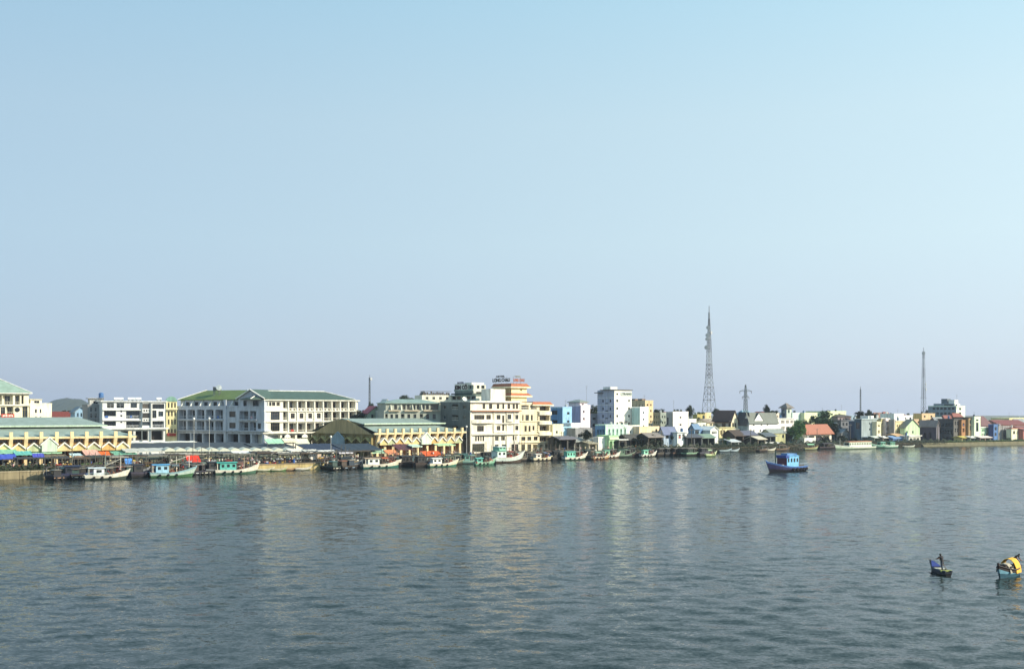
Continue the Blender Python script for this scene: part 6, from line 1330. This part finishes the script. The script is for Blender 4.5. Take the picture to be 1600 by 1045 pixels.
p = M_ @ Vector((.06 * CBL, 0, .5)); person(p.x, p.y, .5, 'dark', 'boatman in dark shirt behind the yellow tarpaulin', 'bend', rz=R(40))
# ================================================================ trees
tr = random.Random(21)
LEAFM = {k: mat(k, .7, 'leaf') for k in ('2f4220', '3f5a26', '4a7032', '29381f')}
def crown_mesh(seed, n, leaf, clumps=16, flat=1.0, m='2f4220'):
    r = random.Random(seed); mb = MB(); cs = []
    for i in range(clumps):
        while True:
            p = Vector((r.uniform(-1, 1), r.uniform(-1, 1), r.uniform(-.9, 1)))
            if .35 < p.length < 1: break
        cs.append((p * .78, r.uniform(.24, .44)))
    for i in range(n):
        c, rad = r.choice(cs); d = Vector((r.gauss(0, 1), r.gauss(0, 1), r.gauss(0, 1))); d.normalize()
        p = c + d * rad * (r.random() ** .4); a = Vector((r.gauss(0, 1), r.gauss(0, 1), r.gauss(0, .6))).normalized(); b = a.orthogonal().normalized(); s = leaf * r.uniform(.6, 1.3)
        e = d * .25 + Vector((0, 0, .2)); b = (b + e).normalized()
        mb.quad(p - a * s, p - b * s * .6, p + a * s, p + b * s * .6)
    return mb.mesh('crown', LEAFM[m])
CR = {m: [crown_mesh(s, 2600, .085, 22 + s % 3, m=m) for s in (1, 2, 3)] for m in LEAFM}
BARK = mat('4a3c2c', .9, 'wood')
trunk_me = []
for s in range(2):
    mb = MB(); r = random.Random(40 + s); pts_ = [Vector((r.uniform(-.03, .03) * k, r.uniform(-.03, .03) * k, k / 6)) for k in range(7)]
    i0 = len(mb.v)
    for k, p in enumerate(pts_):
        for a in range(7):
            rr = .06 * (1.5 - .9 * k / 6); mb.v.append((p.x + rr * math.cos(a * .8976), p.y + rr * math.sin(a * .8976), p.z))
    for k in range(6):
        for a in range(7): mb.f.append((i0 + k * 7 + a, i0 + k * 7 + (a + 1) % 7, i0 + k * 7 + 7 + (a + 1) % 7, i0 + k * 7 + 7 + a)); mb.mi.append(0)
    for q in range(5): an = q * 1.3; mb.beam(tuple(pts_[4]), (.3 * math.cos(an), .3 * math.sin(an), .92 + .04 * (q % 3)), .025, 5)
    trunk_me.append(mb.mesh('trunk', BARK))
def tree(label, px, top, w, Y, h=None, m='2f4220', base=GZ, name='tree', cat='tree', group=None):
    """px centre column, top row, w crown width in columns"""
    nb = base > GZ + .5; Y1 = back(px, Y); base = PZ(HY - (base - HC) * F / Y, Y1) if nb else base; Y = Y1
    zt = PZ(top, Y); rx = w / 2 / F * Y; H_ = zt - base; rz = h / 2 / F * Y if h else min(rx, H_ * .42)
    t = thing(name, label, cat, (PX(px, Y), Y, base), tr.uniform(0, 6), group)
    k = tr.randrange(3)
    o = link('crown', CR[m][k], t, (0, 0, H_ - rz * .92)); o.scale = (rx * 1.05, rx * 1.05, rz * 1.05)
    o = link('trunk', trunk_me[k % 2], t); o.scale = (max(2.0, rx), max(2.0, rx), max(.4, H_ - rz * 1.2))
    return t
T = [('slender tree at the foot of the thin mast behind the second hall', 578, 629, 13, 395, 22, '29381f'), ('dark bushy tree right of the sunlit white row', 560, 642, 26, 345, 22, '29381f'), ('low dark tree left of the faded red roof', 571, 640, 14, 360, 14, '29381f'),
     ('wide dark treetop showing over the teal roof', 634, 618, 30, 395, 14, '29381f'), ('dark treetop left of the cream rooftop block', 661, 611, 11, 405, 20, '29381f'), ('tree between pink house and white tower', 927, 633, 18, 402, 26, '29381f'),
     ('dark round tree left of the yellow-green villa', 1079, 633, 15, 420, 20, '29381f'), ('small tree by the foot of the tall lattice tower', 1117, 638, 14, 440, 12, '29381f'), ('roof-high greenery above the grey-green house', 1030, 639, 22, 425, 10, '29381f'),
     ('feathery tall tree left of the lookout tower', 1197, 632, 12, 440, 18, '29381f'), ('bright green leafy tree over the shacks near the terracotta hall', 1244, 656, 30, 392, 32, '4a7032'), ('dark tree leaning left of the bright green tree', 1231, 667, 18, 394, 26, '29381f'), ('big dark spreading tree behind the terracotta hall', 1289, 644, 50, 428, 40, '3f5a26'),
     ('dark tree behind the grey-blue block, left', 1344, 642, 14, 470, 12, '29381f'), ('tallest dark tree behind the grey-blue block', 1356, 640, 12, 475, 14, '29381f'), ('dark tree behind the grey-blue block, right', 1366, 645, 14, 470, 12, '29381f'), ('small dark tree left of the white top block', 1391, 645.5, 11, 465, 12, '29381f'), ('bush at the foot of the right mast', 1448, 640, 10, 560, 12, '29381f'), ('low dark trees left of the tan stepped block', 1433, 648, 14, 500, 8, '29381f'), ('shady tree in front of the grey concrete shed', 915, 671, 20, 352, 18, '29381f'),
     ('dark mango tree covering the shed before the peach hall', 1022, 679, 34, 354, 24, '29381f'), ('dark tree left of the dark mango tree', 998, 681, 26, 352, 22, '29381f'), ('green shrub tree before the veranda house', 1134, 683, 16, 362, 18, '4a7032'), ('dark shrub tree left of the slanting cream roof', 1176, 687, 22, 364, 22, '29381f'), ('flowering dark tree below the terracotta hall', 1288, 681, 22, 402, 24, '29381f'),
     ('far tree behind the cobalt blue house', 1555, 655.5, 18, 540, 8, '29381f'), ('far grey-green tree above the red tiled long house', 1582, 653.5, 18, 560, 10, '29381f'), ('far tree right of the slim pale green house', 1566, 657, 16, 540, 7, '3f5a26'), ('tree growing behind the low red-roofed house at left', 104, 641, 22, 400, 14, '29381f'), ('dark tree between the cream block and the hill', 86, 644, 16, 400, 12, '29381f'),
     ('dark shrub behind the white awning shop at right', 1384, 681, 14, 430, 14, '29381f'), ('green bush at the landing behind the green boats', 1372, 686, 12, 428, 12, '3f5a26')]
MORE = [(1046, 676, 18, 362, 'between the slate-blue roof and the porch house'), (1078, 679, 14, 362, 'left of the blue cabin'), (1099, 664, 12, 384, 'behind the blue cabin'), (1120, 662, 12, 392, 'left of the brown-roofed house'), (1157, 677, 14, 372, 'beside the thatched hut'), (1186, 678, 16, 372, 'below the wide white house'), (1214, 672, 12, 384, 'left of the dark leaning tree'), (1262, 655, 18, 420, 'above the left end of the terracotta roof'), (1306, 664, 20, 425, 'left of the shabby house'), (1318, 680, 18, 408, 'behind the bow of the white ferry'), (1336, 684, 14, 412, 'behind the cabin of the white ferry'), (1394, 690, 12, 428, 'by the blue tin boat shed'), (1424, 690, 16, 436, 'on the bank before the pale green house'), (1448, 689, 18, 436, 'before the violet warehouse'), (1466, 690, 16, 438, 'left of the stone embankment'), (1512, 687, 10, 444, 'before the yellow awning shop'), (1548, 687, 10, 448, 'before the cobalt blue house'), (1574, 684, 12, 452, 'before the wide grey house'), (1590, 686, 12, 452, 'before the cream house at the right edge'), (1538, 656, 14, 540, 'behind the long dark red roof'), (1475, 640, 12, 560, 'behind the green-banded office block'), (1420, 646, 12, 520, 'behind the low white flats'), (1380, 648, 12, 490, 'behind the olive narrow house'), (1140, 643, 14, 470, 'over the brown roof'), (1182, 644, 12, 480, 'behind the small front gable'), (1005, 660, 10, 395, 'behind the peach hall'), (870, 683, 16, 346, 'in front of the small cream box house'), (893, 680, 14, 350, 'left of the grey concrete shed')]
T += [(f'dark tree {w_}', px, top, w, Y, None, ['29381f', '2f4220'][i % 2]) for i, (px, top, w, Y, w_) in enumerate(MORE)]
for lb, px, top, w, Y, h, m in T: tree(lb, px, top, w, Y, h, m)
for i, (px, w, Y) in enumerate(((1054, 5, 392), (1059, 6, 393), (1064, 5, 394), (1093, 6, 416), (1098, 6, 417), (1090, 4, 416), (1205, 5, 420), (1213, 5, 421))):
    zb = {0: 644.5, 1: 644.5, 2: 644.5, 3: 648.5, 4: 648.5, 5: 648.5, 6: 646.5, 7: 646.5}[i]
    t = tree(['potted roof shrub, left on the white cube house', 'potted roof shrub, middle on the white cube house', 'potted roof shrub, right on the white cube house', 'leafy terrace plant in the middle of the yellow-green villa', 'leafy terrace plant at the right of the yellow-green villa', 'leafy terrace plant at the left of the yellow-green villa', 'roof plant on the cream roof-top house, left', 'roof plant on the cream roof-top house, right'][i], px, zb - 5, w, Y, 5, '3f5a26', base=PZ(zb, Y) - .1, name='potted_plant', cat='plant')
def palm(label, px, top, Y, r=2.4):
    Y = back(px, Y)
    zt = PZ(top, Y); H_ = zt - GZ - .6; t = thing('palm_tree', label, 'palm', (PX(px, Y), Y, GZ))
    MB().lathe([(.26, 0), (.2, H_ * .4), (.16, H_)], 8).build('trunk', BARK, t)
    for k in range(11):
        an = k * 2.4; up = tr.uniform(.1, .7); mb = MB(); p = None
        for q in range(7):
            u = q / 6; pos = Vector((r * u * math.cos(an), r * u * math.sin(an), H_ + r * (up * u * 1.3 - 1.25 * u * u * .8))); sd = Vector((-math.sin(an), math.cos(an), -.35)) * (.5 * math.sin(math.pi * (.15 + .8 * u))); sd2 = Vector((math.sin(an), -math.cos(an), -.35)) * (.5 * math.sin(math.pi * (.15 + .8 * u)))
            if p: mb.quad(p[0], pos, pos + sd, p[0] + p[1]); mb.quad(p[0], p[0] + p[2], pos + sd2, pos)
            p = (pos, sd, sd2)
        mb.build('frond', LEAFM['29381f'], t)
palm('palm behind the cream roof-top house', 1210.5, 640.5, 445); palm('palm rising behind the navy shaded house', 1341, 643, 480); palm('palm rising above the big dark tree', 1290, 640.5, 470, 2.8)
# undergrowth on the banks (nobody could count it)
def scrub(name, label, p0, p1, d0, d1, n, h, m, leaf=.22):
    mb = MB(); r = random.Random(hash(p0) % 97)
    for i in range(n):
        px = r.uniform(p0, p1); Y = YS(px) + r.uniform(d0, d1); z = (GZ - .1 if d0 > -.7 else .15 + 1.6 * min(1, max(0, (Y - YS(px) + .8)))) + h * r.random() ** 1.5 * (.5 + .5 * math.sin(px * .31) ** 2); c = Vector((PX(px, Y), Y, z)); a = Vector((r.gauss(0, 1), r.gauss(0, 1), r.gauss(0, 1))).normalized() * leaf; b_ = a.orthogonal().normalized() * leaf * .7
        mb.quad(c - a, c - b_, c + a, c + b_)
    o = mb.build(name, LEAFM[m]); o['kind'] = 'stuff'; o['label'] = label; o['category'] = 'plants'
    return o
scrub('undergrowth', 'dark weedy hedge along the left quay edge', -20, 86, .3, 1.6, 3500, 1.5, '29381f')
scrub('undergrowth', 'weeds and mangrove scrub along the muddy bank', 966, 1310, -1.0, 3.5, 16000, 1.8, '29381f')
scrub('undergrowth', 'scrub on the bank left of the stone embankment', 1310, 1480, -.9, 4, 7000, 1.7, '29381f')
scrub('undergrowth', 'grass and weeds on top of the right embankment', 1476, 1660, .2, 3, 4500, .9, '3f5a26')
# far belt of trees closing the plain behind the town
mb = MB(); r = random.Random(77)
for i in range(5200):
    px = r.uniform(-120, 1720); Y = r.uniform(640, 760); top = 5.5 + 3.5 * math.sin(px * .021) * math.sin(px * .007 + 1) + 2 * math.sin(px * .11); z = GZ + r.random() * max(2.5, top); s = r.uniform(.8, 2.0); c = Vector((PX(px, Y), Y, z))
    a = Vector((r.gauss(0, 1), r.gauss(0, 1), r.gauss(0, .7))).normalized() * s; b_ = a.orthogonal().normalized() * s * .7; mb.quad(c - a, c - b_, c + a, c + b_)
o = mb.build('distant_trees', LEAFM['29381f']); o['kind'] = 'stuff'; o['label'] = 'hazy belt of far trees behind the town'; o['category'] = 'trees'
# ================================================================ towers and masts
def lattice(label, px, top, Y, prof, base=GZ, beam=.12, name='lattice_tower', dishes=(), plats=(), antenna=None, c1='80828a', c2='a4aab0'):
    """prof: list of (row, width in columns), bottom first"""
    t = thing(name, label, 'tower', (PX(px, Y), Y, base), R(20)); k = Y / F
    lv = [(PZ(y, Y) - base, w * k / 2 * .8) for y, w in prof]; lv[0] = (0, lv[0][1])
    m1, m2 = mat(c1, .5, 'paint'), mat(c2, .5, 'paint'); CO = ((-1, -1), (1, -1), (1, 1), (-1, 1))
    for sx, sy in CO:
        mb = MB()
        for j, ((z0, w0), (z1, w1)) in enumerate(zip(lv, lv[1:])): mb.k = j % 2; mb.beam((sx * w0, sy * w0, z0), (sx * w1, sy * w1, z1), beam)
        mb.build('leg', [m1, m2], t)
    for j, ((z0, w0), (z1, w1)) in enumerate(zip(lv, lv[1:])):
        mb = MB(); n = max(1, round((z1 - z0) / max(1.4, (w0 + w1) * 1.1)))
        for q in range(n):
            a0, a1 = q / n, (q + 1) / n; za, zb_ = z0 + (z1 - z0) * a0, z0 + (z1 - z0) * a1; wa, wb = w0 + (w1 - w0) * a0, w0 + (w1 - w0) * a1
            for (ax, ay), (bx_, by_) in zip(CO, CO[1:] + CO[:1]):
                mb.beam((ax * wa, ay * wa, za), (bx_ * wb, by_ * wb, zb_), beam * .6); mb.beam((bx_ * wa, by_ * wa, za), (ax * wb, ay * wb, zb_), beam * .6); mb.beam((ax * wb, ay * wb, zb_), (bx_ * wb, by_ * wb, zb_), beam * .6)
        mb.build('bracing', m1 if j % 2 == 0 else m2, t)
    for y, w in plats:
        z = PZ(y, Y) - base; w = w * k / 2 * .8; MB().box(-w, w, -w, w, z, z + .12).build('platform', mat('6a6e72', .6), t)
    for dx, y, rr in dishes:
        o = MB().lathe([(.05, -.15), (rr, .1), (rr, .4), (.05, .45)], 12).build('dish', mat('b0b4b8', .5), t, (dx * k, -.6, PZ(y, Y) - base)); o.rotation_euler = (R(90), 0, R(-30 if dx < 0 else 30))
    if antenna: z0 = lv[-1][0]; MB().beam((0, 0, z0 - .5), (0, 0, PZ(antenna, Y) - base), beam * 1.3, 6).build('antenna', mat('5a5a60', .5), t)
    return t
lattice('tall grey lattice transmission tower above the town', 1108, 478, 540, [(660, 23), (640, 19.5), (625, 16.5), (605, 12.5), (590, 9.8), (570, 8.2), (550, 6.8), (530, 5.4), (515, 3.6), (498, 2.2), (488, 1.6)], beam=.125, dishes=((-3, 512, 1.0), (-4, 524, 1.1), (-5, 530, .9), (-5.5, 543, 1.2), (2, 520, .9)), plats=((605, 14), (625, 17.5), (586, 10.5), (569, 9)), antenna=478)
lattice('slimmer lattice mast at the right behind the tan block', 1443, 545, 620, [(650, 7), (635, 6.4), (622, 5.8), (605, 5), (590, 4.4), (575, 3.8), (560, 3.2), (549, 2.8)], beam=.1, dishes=((2, 600, .8), (2.5, 608, .9), (-1.5, 552, 1.0)), plats=((622, 9), (552, 4)), antenna=543, name='lattice_mast')
lattice('thin lattice mast with dish behind the second market hall', 577.5, 588, 440, [(650, 3.2), (630, 2.8), (615, 2.5), (600, 2.2), (590, 2.0)], beam=.07, dishes=((1.2, 592, .6),), antenna=586, name='lattice_mast', c1='5a5d60', c2='6a6d70')
lattice('very thin lattice mast far behind the grey-blue block', 1344.5, 606, 640, [(650, 2), (635, 1.9), (620, 1.7), (608, 1.5)], beam=.1, antenna=604, name='lattice_mast', c1='7a7d80', c2='8a8d90')
t = lattice('steel power pylon with cross arms above the roofs', 1165, 600, 450, [(655, 7.4), (640, 6), (628, 5), (616, 4), (608, 3), (601, 1.2)], beam=.1, name='power_pylon', c1='7d8486', c2='7d8486')
for y, w in ((611, 19), (620, 11)):
    z = PZ(y, 450) - GZ; hw = w / 2 / F * 450
    mb = MB(); mb.beam((-hw, 0, z), (hw, 0, z), .1); mb.beam((-hw, 0, z), (0, 0, z + 1.0), .07); mb.beam((hw, 0, z), (0, 0, z + 1.0), .07); o = mb.build('cross_arm', mat('7d8486', .5), t); o.rotation_euler = (0, 0, R(-20))
    for s in (-1, 1):
        o = MB().lathe([(.06, -1.0), (.14, -.9), (.06, -.75), (.14, -.6), (.06, -.45), (.14, -.3), (.05, 0)], 8).build('insulator', mat('5a4038', .3), t, (s * hw * .95 * math.cos(R(20)), -s * hw * .95 * math.sin(R(20)), z))
for lb, px, y0, y1, Y in (('thin aerial pole behind the pink house', 916.5, 602, 640, 400), ('thin aerial pole behind the white cube house', 1052.5, 625, 650, 420), ('aerial pole on the roof of the far office block', 1495, 616, 640, 528), ('thin aerial on the white hotel stair block', 801, 640, 640, 340)):
    if y0 == y1: continue
    t = thing('aerial', lb, 'aerial', (PX(px, Y), Y, PZ(y1, Y))); h = PZ(y0, Y) - PZ(y1, Y); MB().lathe([(.06, 0), (.03, h)], 6).build('pole', mat('8a8c8e', .5), t)
    mb = MB()
    for q in range(3): mb.beam((-.5 + q * .1, 0, h - .3 - q * .5), (.5 - q * .1, 0, h - .3 - q * .5), .025)
    mb.build('rods', mat('8a8c8e', .5), t)
for k in range(15):
    px = 884 + k * 49 + tr.uniform(-8, 8); Y = max(YS(px), 345) + 7; h = tr.uniform(6.5, 8.5)
    t = thing('utility_pole', f'wooden utility pole, {ORD[k]} from the hotels along the right bank', 'pole', (PX(px, Y), Y, GZ), R(35), 'utility poles along the right bank')
    MB().lathe([(.14, 0), (.09, h)], 7).build('post', mat('6a6458', .8, 'wood'), t); MB().box(-.8, .8, -.05, .05, h - .6, h - .48).build('cross_arm', mat('5a5448', .8, 'wood'), t)
    for x in (-.7, 0, .7): MB().lathe([(.05, h - .48), (.06, h - .36), (.03, h - .3)], 6, (x, 0)).build('insulator', mat('c8c8c0', .4), t)
# ================================================================ haze: one closed box of pale air round the camera and the whole scene
hm = bpy.data.materials.new('haze'); hm.use_nodes = True; n = hm.node_tree.nodes; n.clear()
mo = n.new('ShaderNodeOutputMaterial'); pv = n.new('ShaderNodeVolumePrincipled'); pv.inputs['Color'].default_value = (.72, .83, 1.0, 1); pv.inputs['Density'].default_value = HAZE; pv.inputs['Anisotropy'].default_value = .2
hm.node_tree.links.new(pv.outputs[0], mo.inputs['Volume'])
hz_ = MB().box(-4500, 4500, -3000, 4500, -4.5, 95).build('haze', hm); hz_['kind'] = 'stuff'
